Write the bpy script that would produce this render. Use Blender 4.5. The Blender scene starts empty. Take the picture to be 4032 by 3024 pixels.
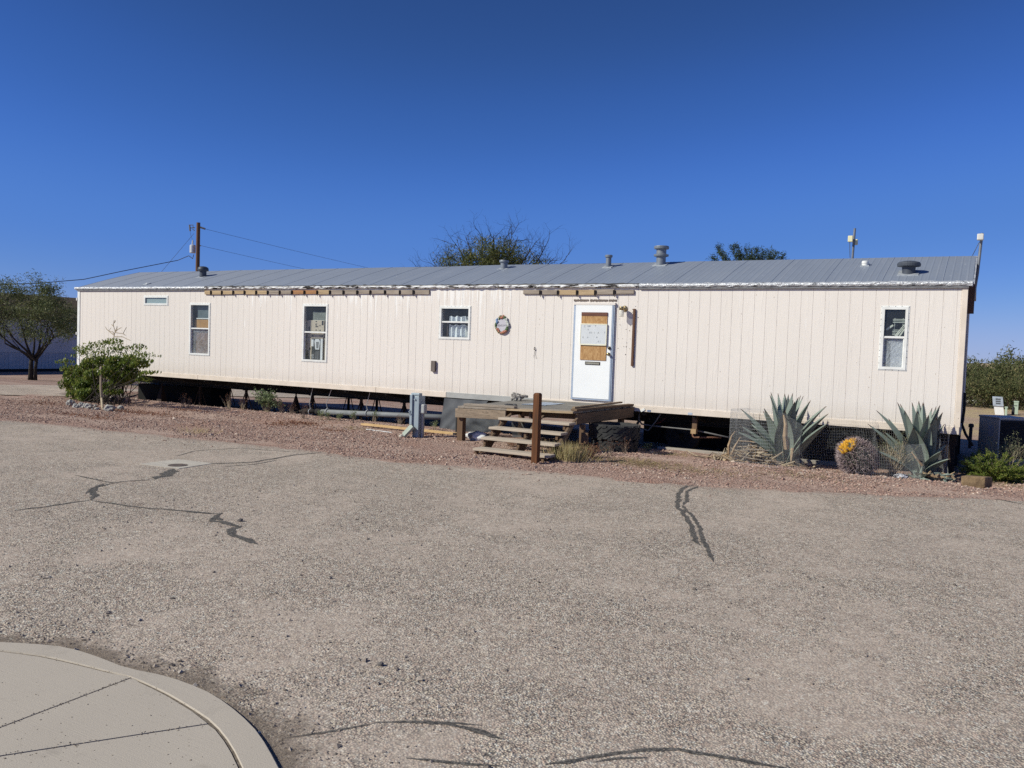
import bpy, math, random
import numpy as np
from mathutils import Vector, Matrix, noise as mnoise
random.seed(7); rng = np.random.default_rng(7)
R = random.uniform
C = bpy.context.scene.collection
ZB = 0.62                     # height of the mobile home's lower edge
XL, XR = -23.57, -0.245       # its two ends; its front wall is the plane y = 0
ZT = ZB + 2.416
# ------------------------------------------------------------------ camera
F, YAW, PIT, ROL = 3277.86, -0.511152, 0.0460706, 0.0346097
CAM = Vector((0, -15.372, 1.8168))
d_ = Vector((math.sin(YAW)*math.cos(PIT), math.cos(YAW)*math.cos(PIT), -math.sin(PIT)))
r_ = Vector((math.cos(YAW), -math.sin(YAW), 0)); u_ = r_.cross(d_)
r2 = r_*math.cos(ROL) + u_*math.sin(ROL); u2 = -r_*math.sin(ROL) + u_*math.cos(ROL)
cd = bpy.data.cameras.new('camera'); cam = bpy.data.objects.new('camera', cd); C.objects.link(cam)
mw = Matrix((r2, u2, -d_)).transposed().to_4x4(); mw.translation = CAM; cam.matrix_world = mw
cd.sensor_width = 36; cd.lens = F/4032*36; cd.clip_end = 3000; cd.clip_start = 0.05
bpy.context.scene.camera = cam
def ray(px, py): return d_ + r2*((px-2016)/F) + u2*((1512-py)/F)
def G(px, py, z=0.0):         # survey: sight line -> level z
    v = ray(px, py); t = (z-CAM.z)/v.z; return CAM + v*t
def W(px, py, Y=0.0):         # survey: sight line -> plane y = Y
    v = ray(px, py); t = (Y-CAM.y)/v.y; q = CAM + v*t; return (q.x, q.z)
def W3(px, py, Y=0.0):
    x, z = W(px, py, Y); return Vector((x, Y, z))
def Gg(px, py, fz=None):       # survey: sight line -> the modelled ground
    q = G(px, py, 0)
    for _ in range(8): q = G(px, py, gz(q.x, q.y))
    return q
def D(px, py, dist): return CAM + ray(px, py)*dist
R1 = lambda x, y: (x*.5123, 850+y*.5123)
R2 = lambda x, y: (700+x*.452, 1000+y*.452)
R3 = lambda x, y: (1400+x*.5727, 800+y*.5727)
R4 = lambda x, y: (2000+x*.5424, 950+y*.5424)
R5 = lambda x, y: (2700+x*.603, 850+y*.603)
R6 = lambda x, y: (3300+x*.663, 850+y*.663)
R7 = lambda x, y: (1780+x*.3707, 1500+y*.3707)
R8 = lambda x, y: (3250+x*.3535, 1500+y*.3535)
Q1 = lambda x, y: (x*.5877, 1500+y*.5877)
Q2 = lambda x, y: (2500+x*.6926, 1650+y*.6926)
Q3 = lambda x, y: (x*.5877, 2300+y*.5877)
Q4 = lambda x, y: (1080+x*.2712, 1520+y*.2712)
Q5 = lambda x, y: (1500+x*.2712, 1450+y*.2712)
Q6 = lambda x, y: (2380+x*.2351, 1560+y*.2351)
QD = lambda x, y: (2230+x*.13863, 1170+y*.13863)
# ------------------------------------------------------------------ materials
class NT:
    def __init__(s, name):
        s.m = bpy.data.materials.new(name); s.m.use_nodes = True; s.t = s.m.node_tree; s.t.nodes.clear()
        s.out = s.n('ShaderNodeOutputMaterial'); s.b = s.n('ShaderNodeBsdfPrincipled'); s.l(s.b.outputs[0], s.out.inputs[0])
    def n(s, typ, **kw):
        nd = s.t.nodes.new(typ)
        for k, v in kw.items(): setattr(nd, k, v)
        return nd
    def l(s, a, b): s.t.links.new(a, b)
    def pos(s, scale=(1,1,1), rot=(0,0,0), loc=(0,0,0)):
        g = s.n('ShaderNodeNewGeometry'); mp = s.n('ShaderNodeMapping')
        mp.inputs['Scale'].default_value = scale; mp.inputs['Rotation'].default_value = rot; mp.inputs['Location'].default_value = loc
        s.l(g.outputs['Position'], mp.inputs[0]); return mp.outputs[0]
    def noise(s, vec, scale, detail=4, rough=.55, dist=0):
        t = s.n('ShaderNodeTexNoise'); t.inputs['Scale'].default_value = scale; t.inputs['Detail'].default_value = detail
        t.inputs['Roughness'].default_value = rough; t.inputs['Distortion'].default_value = dist; s.l(vec, t.inputs['Vector']); return t.outputs[0]
    def vor(s, vec, scale, feature='F1', rnd=1):
        t = s.n('ShaderNodeTexVoronoi', feature=feature); t.inputs['Scale'].default_value = scale; t.inputs['Randomness'].default_value = rnd
        s.l(vec, t.inputs['Vector']); return t
    def ramp(s, fac, stops, mode='LINEAR'):
        r = s.n('ShaderNodeValToRGB'); r.color_ramp.interpolation = mode; e = r.color_ramp.elements
        while len(e) < len(stops): e.new(.5)
        for i, (p, c) in enumerate(stops):
            e[i].position = p; e[i].color = (c, c, c, 1) if isinstance(c, (int, float)) else (*c[:3], 1)
        s.l(fac, r.inputs[0]); return r.outputs[0]
    def mix(s, fac, a, b, typ='MIX'):
        m = s.n('ShaderNodeMix', data_type='RGBA', blend_type=typ)
        for sock, v in ((m.inputs[0], fac), (m.inputs[6], a), (m.inputs[7], b)):
            if isinstance(v, (int, float)): sock.default_value = v
            elif isinstance(v, tuple): sock.default_value = (*v[:3], 1)
            else: s.l(v, sock)
        return m.outputs[2]
    def math(s, op, a, b=0.0):
        m = s.n('ShaderNodeMath', operation=op)
        for i, v in enumerate((a, b)):
            if isinstance(v, (int, float)): m.inputs[i].default_value = v
            else: s.l(v, m.inputs[i])
        return m.outputs[0]
    def xyz(s):
        g = s.n('ShaderNodeNewGeometry'); x = s.n('ShaderNodeSeparateXYZ'); s.l(g.outputs['Position'], x.inputs[0]); return x.outputs
    def mapr(s, v, a, b, c=0, d=1):
        m = s.n('ShaderNodeMapRange'); s.l(v, m.inputs[0])
        for i, k in enumerate((a, b, c, d)): m.inputs[i+1].default_value = k
        return m.outputs[0]
    def bump(s, h, strength=.3, dist=.01, normal=None):
        b = s.n('ShaderNodeBump'); b.inputs['Strength'].default_value = strength; b.inputs['Distance'].default_value = dist
        s.l(h, b.inputs['Height'])
        if normal is not None: s.l(normal, b.inputs['Normal'])
        s.l(b.outputs[0], s.b.inputs['Normal']); return b.outputs[0]
    def fin(s, col=None, rough=.8, metal=0.0, spec=.3):
        if col is not None:
            if isinstance(col, tuple): s.b.inputs['Base Color'].default_value = (*col[:3], 1)
            else: s.l(col, s.b.inputs['Base Color'])
        if isinstance(rough, (int, float)): s.b.inputs['Roughness'].default_value = rough
        else: s.l(rough, s.b.inputs['Roughness'])
        s.b.inputs['Metallic'].default_value = metal; s.b.inputs['Specular IOR Level'].default_value = spec
        return s.m
def M(name, c, c2=None, rough=.75, metal=0, scale=6, stretch=(1,1,1), bump=.15, bdist=.004, bscale=None, spec=.3, lo=.35, hi=.65, spots=None):
    t = NT(name); c2 = c2 or tuple(k*.72 for k in c)
    v = t.pos(stretch); f = t.noise(v, scale, 5, .6)
    col = t.mix(t.ramp(f, [(lo, 0.0), (hi, 1.0)]), c, c2)
    if spots:
        s2 = t.noise(t.pos(), spots[1], 3, .6); col = t.mix(t.ramp(s2, [(spots[2], 0.0), (spots[2]+.06, 1.0)]), col, spots[0])
    if bump: t.bump(t.noise(v, bscale or scale*6, 3), bump, bdist)
    return t.fin(col, rough, metal, spec)
def wood(name, c1, c2, axis=0, rough=.85, scale=1.0, dark=(.05,.04,.03)):
    st = [22*scale, 22*scale, 22*scale]; st[axis] = 1.6*scale
    t = NT(name); v = t.pos(tuple(st)); f = t.noise(v, 1.0, 6, .65, .6)
    col = t.mix(t.ramp(f, [(.3, 0.0), (.68, 1.0)]), c1, c2)
    st2 = [60*scale]*3; st2[axis] = 1.2*scale
    g = t.noise(t.pos(tuple(st2)), 1.0, 3, .5)
    col = t.mix(t.ramp(g, [(.60, 0.0), (.72, .75)]), col, dark)
    big = t.noise(t.pos(), 2.2, 3, .5); col = t.mix(t.math('MULTIPLY', big, .5), col, t.mix(.5, col, dark))
    t.bump(t.math('ADD', f, g), .5, .006); return t.fin(col, rough, 0, .2)
def leafmat(name, stops, rough=.55, trans=.25):
    t = NT(name); a = t.n('ShaderNodeAttribute', attribute_name='rnd')
    col = t.ramp(a.outputs['Fac'], stops); t.fin(col, rough, 0, .35)
    tr = t.n('ShaderNodeBsdfTranslucent'); t.l(col, tr.inputs[0]); mx = t.n('ShaderNodeMixShader'); mx.inputs[0].default_value = trans
    t.l(t.b.outputs[0], mx.inputs[1]); t.l(tr.outputs[0], mx.inputs[2]); t.l(mx.outputs[0], t.out.inputs[0]); return t.m
# ------------------------------------------------------------------ mesh builder
class MB:
    def __init__(s): s.v = []; s.f = []; s.mi = []; s.cur = 0; s.rnd = []; s.r = .5
    def add(s, vs, fs):
        b = len(s.v); s.v += [tuple(p) for p in vs]; s.rnd += [s.r]*len(vs)
        for f in fs: s.f.append([i+b for i in f]); s.mi.append(s.cur)
    def box(s, x0, x1, y0, y1, z0, z1):
        s.hexa([(x0,y0,z0),(x1,y0,z0),(x1,y1,z0),(x0,y1,z0),(x0,y0,z1),(x1,y0,z1),(x1,y1,z1),(x0,y1,z1)])
    def hexa(s, p): s.add(p, [(3,2,1,0),(4,5,6,7),(0,1,5,4),(1,2,6,5),(2,3,7,6),(3,0,4,7)])
    def beam(s, a, b, w, h, up=(0,0,1), bevel=0):      # rectangular bar from a to b
        a = Vector(a); b = Vector(b); t = (b-a).normalized(); upv = Vector(up)
        if abs(t.dot(upv)) > .98: upv = Vector((1,0,0))
        sd = t.cross(upv).normalized()*(w/2); uu = sd.cross(t).normalized()*(h/2)
        s.hexa([a-sd-uu, a+sd-uu, b+sd-uu, b-sd-uu, a-sd+uu, a+sd+uu, b+sd+uu, b-sd+uu])
    def tube(s, pts, rad, n=6, cap=True):
        pts = [Vector(p) for p in pts]; k = len(pts)
        if isinstance(rad, (int, float)): rad = [rad]*k
        vs = []; pu = None
        for i, p in enumerate(pts):
            t = (pts[min(i+1, k-1)] - pts[max(i-1, 0)]).normalized()
            if pu is None: pu = t.orthogonal().normalized()
            else:
                pu = (pu - t*pu.dot(t)); pu = pu.normalized() if pu.length > 1e-6 else t.orthogonal().normalized()
            w = t.cross(pu)
            for j in range(n):
                a = 2*math.pi*j/n; vs.append(p + (pu*math.cos(a)+w*math.sin(a))*rad[i])
        fs = [(i*n+j, i*n+(j+1)%n, (i+1)*n+(j+1)%n, (i+1)*n+j) for i in range(k-1) for j in range(n)]
        if cap: fs += [tuple(range(n))[::-1], tuple((k-1)*n+j for j in range(n))]
        s.add(vs, fs)
    def lathe(s, prof, c=(0,0,0), n=24, axis=(0,0,1)):      # prof: (radius, height) list along axis
        ax = Vector(axis).normalized(); o = ax.orthogonal().normalized(); w = ax.cross(o); c = Vector(c); vs = []
        for r, h in prof:
            for j in range(n):
                a = 2*math.pi*j/n; vs.append(c + ax*h + (o*math.cos(a)+w*math.sin(a))*max(r, 1e-4))
        fs = [(i*n+j, i*n+(j+1)%n, (i+1)*n+(j+1)%n, (i+1)*n+j) for i in range(len(prof)-1) for j in range(n)]
        fs += [tuple(range(n))[::-1], tuple((len(prof)-1)*n+j for j in range(n))]
        s.add(vs, fs)
    def blob(s, c, r, seed=0, amp=.25, sub=2, flat=1.0):
        import bmesh
        bm = bmesh.new(); bmesh.ops.create_icosphere(bm, subdivisions=sub, radius=1)
        r = Vector(r) if not isinstance(r, (int, float)) else Vector((r, r, r))
        vs = []
        for v in bm.verts:
            k = 1 + amp*mnoise.noise(v.co*1.7 + Vector((seed*3.1, seed*1.7, 0))) + amp*.5*mnoise.noise(v.co*4 + Vector((seed, 0, seed)))
            vs.append(Vector(c) + Vector((v.co.x*r.x, v.co.y*r.y, v.co.z*r.z))*k)
        fs = [[v.index for v in f.verts] for f in bm.faces]; bm.free(); s.add(vs, fs)
    def leaf(s, c, size, asp=.45, nrm=None, up=None):
        n = Vector((R(-1,1), R(-1,1), R(-1,1))) if nrm is None else Vector(nrm)
        if n.length < .05: n = Vector((0,0,1))
        n.normalize(); t = Vector((R(-1,1), R(-1,1), R(-1,1))) if up is None else Vector(up)
        t = t - n*t.dot(n)
        if t.length < 1e-3: t = n.orthogonal()
        t.normalize(); w = n.cross(t)*size*asp; t = t*size; c = Vector(c); s.r = random.random()
        s.add([c-t, c+w*.9-t*.1+n*size*.1, c+t, c-w*.9-t*.1+n*size*.1], [(0,1,2),(0,2,3)])
    def build(s, name, mats, parent=None, origin=None, smooth=False, bevel=0):
        me = bpy.data.meshes.new(name)
        o = Vector(origin) if origin is not None else (ORG[parent.name].copy() if parent else Vector((0,0,0)))
        me.from_pydata([Vector(p)-o for p in s.v], [], s.f); me.validate()
        mats = mats if isinstance(mats, (list, tuple)) else [mats]
        for m in mats: me.materials.append(m)
        if len(mats) > 1: me.polygons.foreach_set('material_index', s.mi[:len(me.polygons)])
        a = me.attributes.new('rnd', 'FLOAT', 'POINT'); a.data.foreach_set('value', s.rnd)
        if smooth: me.polygons.foreach_set('use_smooth', [True]*len(me.polygons))
        me.update(); ob = bpy.data.objects.new(name, me); C.objects.link(ob)
        if parent: ob.parent = parent; ob.location = o - ORG[parent.name]
        else: ob.location = o
        ORG[ob.name] = o
        if bevel:
            md = ob.modifiers.new('edge', 'BEVEL'); md.width = bevel; md.segments = 2; md.limit_method = 'ANGLE'
        return ob
ORG = {}
def tag(o, label=None, cat=None, group=None, kind=None):
    if label: o['label'] = label
    if cat: o['category'] = cat
    if group: o['group'] = group
    if kind: o['kind'] = kind
    return o
def thing(name, loc, label, cat, group=None):
    o = bpy.data.objects.new(name, None); C.objects.link(o); o.location = loc; o.empty_display_size = .2
    ORG[o.name] = Vector(loc); return tag(o, label, cat, group)
def dup(o, loc, rz=0, sc=1, label=None, parent=None):
    c = o.copy(); C.objects.link(c)
    if parent is None:
        c.location = loc; c.rotation_euler = (0,0,rz); c.scale = (sc, sc, sc) if isinstance(sc, (int, float)) else sc
        if label: c['label'] = label
    else: c.parent = parent
    for ch in list(o.children): dup(ch, None, parent=c)
    return c
def text_into(mb, body, origin, size, ux, uz, shear=0):   # letters as flat outlines, local x->ux, y->uz
    cu = bpy.data.curves.new('letters', 'FONT'); cu.body = body; cu.size = size; cu.align_x = 'CENTER'; cu.align_y = 'CENTER'; cu.shear = shear
    cu.extrude = 0; cu.resolution_u = 3
    ob = bpy.data.objects.new('letters', cu); C.objects.link(ob); bpy.context.view_layer.update()
    me = bpy.data.meshes.new_from_object(ob.evaluated_get(bpy.context.evaluated_depsgraph_get()))
    o = Vector(origin); ux = Vector(ux); uz = Vector(uz)
    mb.add([o + ux*v.co.x + uz*v.co.y for v in me.vertices], [list(p.vertices) for p in me.polygons])
    bpy.data.objects.remove(ob); bpy.data.curves.remove(cu); bpy.data.meshes.remove(me)
def sstep(a, b, x):
    t = min(1, max(0, (x-a)/(b-a))); return t*t*(3-2*t)
def n2(x, y, s=1, k=0): return mnoise.noise(Vector((x*s, y*s, k)))
# ------------------------------------------------------------------ light, sky, exposure
SUN = Vector((-.88, -1.0, .93)).normalized()       # towards the sun
sd = bpy.data.lights.new('sun', 'SUN'); sd.energy = 4.3; sd.angle = math.radians(.53); sd.color = (1, .98, .835)
so = bpy.data.objects.new('sun', sd); C.objects.link(so); so.rotation_euler = SUN.to_track_quat('Z', 'Y').to_euler()
w = bpy.data.worlds.new('World'); bpy.context.scene.world = w; w.use_nodes = True; nt = w.node_tree; nt.nodes.clear()
sk = nt.nodes.new('ShaderNodeTexSky'); sk.sky_type = 'NISHITA'; sk.sun_disc = False
sk.sun_elevation = math.asin(SUN.z); sk.sun_rotation = math.atan2(SUN.x, SUN.y)
sk.altitude = 2000; sk.air_density = 1.0; sk.dust_density = 0.0; sk.ozone_density = 6.0
def wmul(c, inp):
    m = nt.nodes.new('ShaderNodeMix'); m.data_type = 'RGBA'; m.blend_type = 'MULTIPLY'; m.inputs[0].default_value = 1; m.inputs[7].default_value = (*c, 1); nt.links.new(inp, m.inputs[6]); return m.outputs[2]
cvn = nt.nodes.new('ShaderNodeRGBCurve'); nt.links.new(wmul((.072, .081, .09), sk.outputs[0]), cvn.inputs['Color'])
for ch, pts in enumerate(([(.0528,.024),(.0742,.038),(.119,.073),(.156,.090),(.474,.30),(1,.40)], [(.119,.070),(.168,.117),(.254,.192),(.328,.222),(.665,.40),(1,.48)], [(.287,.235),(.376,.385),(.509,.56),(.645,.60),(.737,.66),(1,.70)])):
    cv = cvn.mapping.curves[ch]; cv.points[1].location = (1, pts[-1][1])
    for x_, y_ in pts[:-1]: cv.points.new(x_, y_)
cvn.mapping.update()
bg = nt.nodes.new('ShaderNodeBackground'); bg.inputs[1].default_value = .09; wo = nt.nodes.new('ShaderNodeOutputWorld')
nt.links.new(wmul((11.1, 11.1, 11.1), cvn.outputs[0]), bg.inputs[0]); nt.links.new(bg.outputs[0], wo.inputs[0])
vs = bpy.context.scene.view_settings; vs.view_transform = 'Standard'; vs.look = 'None'; vs.exposure = 0.12; vs.gamma = 1
sc = bpy.context.scene; sc.cycles.max_bounces = 8; sc.cycles.use_denoising = False; sc.cycles.transparent_max_bounces = 24
# ================================================================== THE GROUND
EDGE = [G(*p) for p in [(0,1650),(547,1704),(1094,1759),(1640,1823),(2187,1859),(2708,1910),(3193,1934),(3539,1951),(4032,1962)]]
EX = [-200, -60, -26] + [p.x for p in EDGE] + [3, 8, 20, 60, 150]
EY = [-14, -9, -7.2] + [p.y for p in EDGE] + [-1.3, .8, 4, 12, 30]
def edge(x): return float(np.interp(x, EX, EY)) + .12*n2(x, 0, .9) + .06*n2(x, 3, 4) + .03*n2(x, 7, 14)
def gz(x, y):
    z = -.08*sstep(-2.4, -.4, y) - .44*sstep(1.0, 8.0, y)*(1-sstep(-8.5, -4.5, x))
    if -24 < x < 2 and y < 6:
        z += .11*math.exp(-((y+.85)/.42)**2)*sstep(-9.2, -10.4, x)*sstep(-22, -19, x)*(.75+.35*n2(x, 0, .6))
        z += .045*math.exp(-((y+1.9)/.6)**2)*(1-sstep(-5.3, -4.6, x)*-1)*.5
        yl = .12 + .1*n2(x, 5, 1.3)
        pit = sstep(yl, yl+.2, y)*(1-sstep(4.0, 4.7, y))*sstep(-24.2, -23.4, x)*(1-sstep(-.6, -.2, x))
        z -= .2*pit
        a = 1-sstep(2.5, 6, y)
        z += a*(.025*n2(x, y, 1.1) + .014*n2(x, y, 3.7))
    z -= .05*(1-sstep(-.5, -.15, y-float(np.interp(x, EX, EY))))
    return z
def axis_steps(pts):
    out = []
    for a, b, st in pts: out += list(np.arange(a, b-1e-6, st))
    return out + [pts[-1][1]]
gx = axis_steps([(-900,-300,200),(-300,-100,50),(-100,-40,10),(-40,-26,1),(-26,3,.14),(3,20,1.5),(20,100,10),(100,900,200)])
gy = axis_steps([(-400,-100,100),(-100,-20,20),(-20,-7,2),(-7,5,.11),(5,10,.5),(10,40,3),(40,200,20),(200,1500,200)])
nx, ny = len(gx), len(gy)
mb = MB(); mb.v = [(x, y, gz(x, y)) for y in gy for x in gx]; mb.rnd = [0]*len(mb.v)
mb.f = [(j*nx+i, j*nx+i+1, (j+1)*nx+i+1, (j+1)*nx+i) for j in range(ny-1) for i in range(nx-1)]; mb.mi = [0]*len(mb.f)
t = NT('reddish_gravel'); p = t.pos(); X, Y, Z = t.xyz()
PALW = 1.2
v1 = t.vor(p, 27); v2 = t.vor(p, 60)
PAL = [(0,(.20,.125,.105)),(.2,(.36,.24,.20)),(.4,(.29,.18,.155)),(.6,(.45,.33,.28)),(.75,(.25,.17,.15)),(.9,(.40,.33,.29)),(1,(.60,.50,.43))]
PAL = [(a, (c[0]*1.20, c[1]*1.16, c[2]*1.10)) for a, c in PAL]
c1 = t.ramp(v1.outputs['Color'], PAL); c2 = t.ramp(v2.outputs['Color'], PAL)
col = t.mix(t.ramp(t.noise(p, 5, 3), [(.4, 0.0), (.6, 1.0)]), c1, c2)
col = t.mix(t.ramp(v1.outputs['Distance'], [(.45, 0.0), (.75, .6)]), col, (.15,.10,.08))
dust = t.ramp(t.noise(t.pos((.35,1.3,1)), 1.0, 5, .6), [(.47, 0.0), (.62, 1.0)])
fine = t.mix(t.noise(p, 90, 2), (.47,.355,.295), (.36,.26,.21))
col = t.mix(t.math('MULTIPLY', dust, .72), col, fine)
red = t.ramp(t.noise(p, .7, 4, .6), [(.55, 0.0), (.68, 1.0)]); col = t.mix(t.math('MULTIPLY', red, .35), col, (.28,.13,.08))
far = t.mapr(t.math('ADD', Y, t.math('MULTIPLY', t.noise(p, .5, 3), 4)), 8, 12)
grass = t.ramp(t.noise(t.pos((1,.4,1)), .9, 5, .65), [(.42, 0.0), (.58, 1.0)])
tan = t.mix(t.noise(p, 7, 5, .7), (.50,.375,.27), (.36,.25,.175)); straw = t.mix(t.noise(p, 25, 3), (.56,.44,.26), (.40,.30,.17))
far = t.math('MULTIPLY', far, t.mapr(X, -14, -5)); col = t.mix(far, col, t.mix(grass, tan, straw))
h = t.math('SUBTRACT', 1.0, v1.outputs['Distance']); h2 = t.math('MULTIPLY', t.math('SUBTRACT', 1.0, v2.outputs['Distance']), .4)
t.bump(t.math('MULTIPLY', t.math('ADD', h, h2), t.math('SUBTRACT', 1.0, t.math('MULTIPLY', dust, .6))), .9, .02)
t.fin(col, .92, 0, .15)
o = mb.build('ground', t.m, smooth=True); tag(o, 'reddish gravel and dirt ground round the mobile home', 'ground', kind='structure')
# ---- asphalt lot
ax = axis_steps([(-200,-60,20),(-60,-30,2),(-30,-18,.3),(-18,3,.05),(3,20,.5),(20,150,10)])
offs = [0, .06, .15, .3, .6, 1.2, 2.4, 5, 10, 20, 60, 180]
mb = MB()
for k, of in enumerate(offs):
    for x in ax:
        mb.v.append((x, edge(x)-of, .004-.02*(k == 0))); mb.rnd.append(min(1, of/.8))
n = len(ax); mb.f = [((k+1)*n+i, (k+1)*n+i+1, k*n+i+1, k*n+i) for k in range(len(offs)-1) for i in range(n-1)]; mb.mi = [0]*len(mb.f)
def asphalt(name, tint=(1,1,1), dusty=.5, edgefade=True):
    t = NT(name); p = t.pos((1,1,.2))
    va = t.vor(p, 82); vb = t.vor(p, 47)
    P2 = [(0,(.07,.062,.057)),(.16,(.34,.29,.25)),(.34,(.18,.155,.14)),(.52,(.52,.455,.39)),(.68,(.27,.235,.21)),(.84,(.66,.60,.53)),(1,(.40,.33,.275))]
    P2 = [(a, tuple(min(.85,c[i]*tint[i]*(1.92,1.60,1.42)[i]) for i in range(3))) for a, c in P2]
    ca = t.ramp(va.outputs['Color'], P2); cb = t.ramp(vb.outputs['Color'], P2)
    pick = t.ramp(t.noise(p, 30, 2), [(.47, 0.0), (.55, 1.0)]); col = t.mix(pick, ca, cb)
    gap = t.ramp(va.outputs['Distance'], [(.40, 0.0), (.66, 1.0)]); col = t.mix(t.math('MULTIPLY', gap, .8), col, (.105,.095,.088))
    spk = t.vor(p, 19); col = t.mix(t.ramp(spk.outputs['Distance'], [(.10, .75), (.22, 0.0)]), col, t.ramp(spk.outputs['Color'], [(0,(.10,.09,.085)),(.5,(.14,.12,.11)),(.55,(.55,.5,.44)),(1,(.6,.55,.5))]))
    g3 = t.vor(p, 31); col = t.mix(.27, col, t.ramp(g3.outputs['Color'], [(0,(.05,.043,.038)),(.32,(.20,.175,.15)),(.6,(.42,.36,.305)),(1,(.92,.83,.72))]))
    strk = t.ramp(t.noise(t.pos((.16,.8,1), (0,0,.25)), 1.0, 6, .62, .7), [(.50, 0.0), (.66, 1.0)])
    big = t.noise(p, .55, 6, .62, .4); mid = t.noise(p, 2.6, 5, .6, .5)
    d = t.ramp(t.math('ADD', t.math('MULTIPLY', big, .62), t.math('MULTIPLY', mid, .38)), [(.46, 0.0), (.60, 1.0)]); d = t.math('MAXIMUM', d, t.math('MULTIPLY', strk, .55))
    sand = t.mix(t.noise(p, 140, 2), (.58,.475,.395), (.46,.375,.315))
    col = t.mix(t.math('MULTIPLY', d, dusty), col, sand)
    dk = t.ramp(t.noise(p, .9, 5, .65, .3), [(.52, 0.0), (.66, 1.0)]); col = t.mix(t.math('MULTIPLY', dk, .10), col, (.10,.09,.085))
    if edgefade:
        a = t.n('ShaderNodeAttribute', attribute_name='rnd')
        e = t.math('ADD', a.outputs['Fac'], t.math('MULTIPLY', t.math('SUBTRACT', t.noise(p, 6, 5, .7), .5), 1.1))
        ef = t.ramp(e, [(.0, 1.0), (.42, 0.0)]); col = t.mix(t.math('MULTIPLY', ef, .8), col, t.mix(t.noise(p, 60, 3), (.38,.28,.23), (.28,.20,.165)))
    hh = t.math('SUBTRACT', 1.0, t.math('ADD', va.outputs['Distance'], t.math('MULTIPLY', vb.outputs['Distance'], .5)))
    t.bump(t.math('MULTIPLY', hh, t.math('SUBTRACT', 1.0, t.math('MULTIPLY', d, .65))), .85, .008)
    return t.fin(col, .9, 0, .2)
m_asph = asphalt('chip_seal_asphalt')
o = mb.build('asphalt_lot', m_asph); tag(o, 'worn grey chip seal asphalt lot in front', 'asphalt', kind='structure')
# ---- paved lane that bends round the far end and runs behind
def spline(P, k):
    d = [0]
    for a, b in zip(P[:-1], P[1:]): d.append(d[-1]+math.dist(a, b))
    q_ = np.linspace(0, d[-1], k); return list(zip(np.interp(q_, d, [p[0] for p in P]), np.interp(q_, d, [p[1] for p in P])))
n1, n2_, f1, f2 = Gg(0, 1560), Gg(245, 1563), Gg(0, 1517), Gg(240, 1520)
near = spline([(-75,-30),(-45,-11),(n1.x,n1.y),(n2_.x,n2_.y),(-25.6,6.2),(-22.5,9.6),(-18,14),(-15,22),(-13,60)], 90)
farp = spline([(-82,-24),(-50,-6),(f1.x,f1.y),(f2.x,f2.y),(-30,9.5),(-26.5,13),(-23,17.5),(-20,24),(-18,60)], 90)
mb = MB(); K = 10
for (a, b), (c, e) in zip(near, farp):
    for j in range(K+1):
        x, y = a+(c-a)*j/K, b+(e-b)*j/K; mb.v.append((x, y, gz(x, y)+.022)); mb.rnd.append(.6)
mb.f = [(i*(K+1)+j, (i+1)*(K+1)+j, (i+1)*(K+1)+j+1, i*(K+1)+j+1) for i in range(89) for j in range(K)]; mb.mi = [0]*len(mb.f)
o = mb.build('road', asphalt('far_lane_asphalt', (1.05,1,.98), .7, False)); tag(o, 'paved lane bending round the far end', 'road', kind='structure')
# ---- crack sealant
t = NT('crack_tar'); pp = t.pos(); at = t.n('ShaderNodeAttribute', attribute_name='rnd'); t.bump(t.noise(pp, 160, 3), .6, .004)
t.fin(t.mix(t.ramp(t.noise(pp, 60, 4, .7), [(.42, 0.0), (.62, 1.0)]), (.05,.049,.048), (.21,.19,.17)), .85, 0, .2)
al = t.math('ADD', t.math('MULTIPLY', at.outputs['Fac'], .95), t.math('MULTIPLY', t.math('SUBTRACT', t.noise(pp, 34, 6, .75), .5), 1.7)); tr = t.n('ShaderNodeBsdfTransparent'); mx = t.n('ShaderNodeMixShader')
t.l(t.ramp(al, [(.28, 0.0), (.50, .82)]), mx.inputs[0]); t.l(tr.outputs[0], mx.inputs[1]); t.l(t.b.outputs[0], mx.inputs[2]); t.l(mx.outputs[0], t.out.inputs[0]); m_tar = t.m
def crack(lines, label):
    mb = MB()
    for pts, wd in lines:
        P = [G(*q, .004) for q in pts]; Q = []
        for a, b in zip(P[:-1], P[1:]):
            k = max(2, int((b-a).length/.05)); Q += [a.lerp(b, i/k) for i in range(k)]
        Q.append(P[-1]); L = []; Rr = []
        for i, q in enumerate(Q):
            tn = (Q[min(i+1, len(Q)-1)]-Q[max(i-1, 0)]); tn.z = 0; tn.normalize(); nn = Vector((-tn.y, tn.x, 0))
            e = min(1, min(i, len(Q)-1-i)/3+.15); off = .35*wd*mnoise.noise(q*5)
            w1 = wd*.5*e*(1+.8*mnoise.noise(q*13)+.4*mnoise.noise(q*34)); w2 = wd*.5*e*(1+.8*mnoise.noise(q*13+Vector((9,0,0)))+.4*mnoise.noise(q*31))
            L.append(q+nn*(off+w1)); Rr.append(q+nn*(off-w2))
        k = len(Q); zz = .0075+.0004*len(mb.v)/1000; rows = []
        for j, fr in enumerate((-.12, .25, .5, .75, 1.12)):
            mb.r = (0, .8, 1, .8, 0)[j]; rows.append(len(mb.v)); mb.add([(a.x+(b.x-a.x)*fr, a.y+(b.y-a.y)*fr, zz) for a, b in zip(Rr, L)], [])
        for j in range(4):
            for i in range(k-1): mb.f.append([rows[j]+i, rows[j]+i+1, rows[j+1]+i+1, rows[j+1]+i]); mb.mi.append(0)
    tag(mb.build('crack_seal', m_tar), label, 'crack seal', kind='structure')
q = lambda f, l: [f(*a) for a in l]
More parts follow.
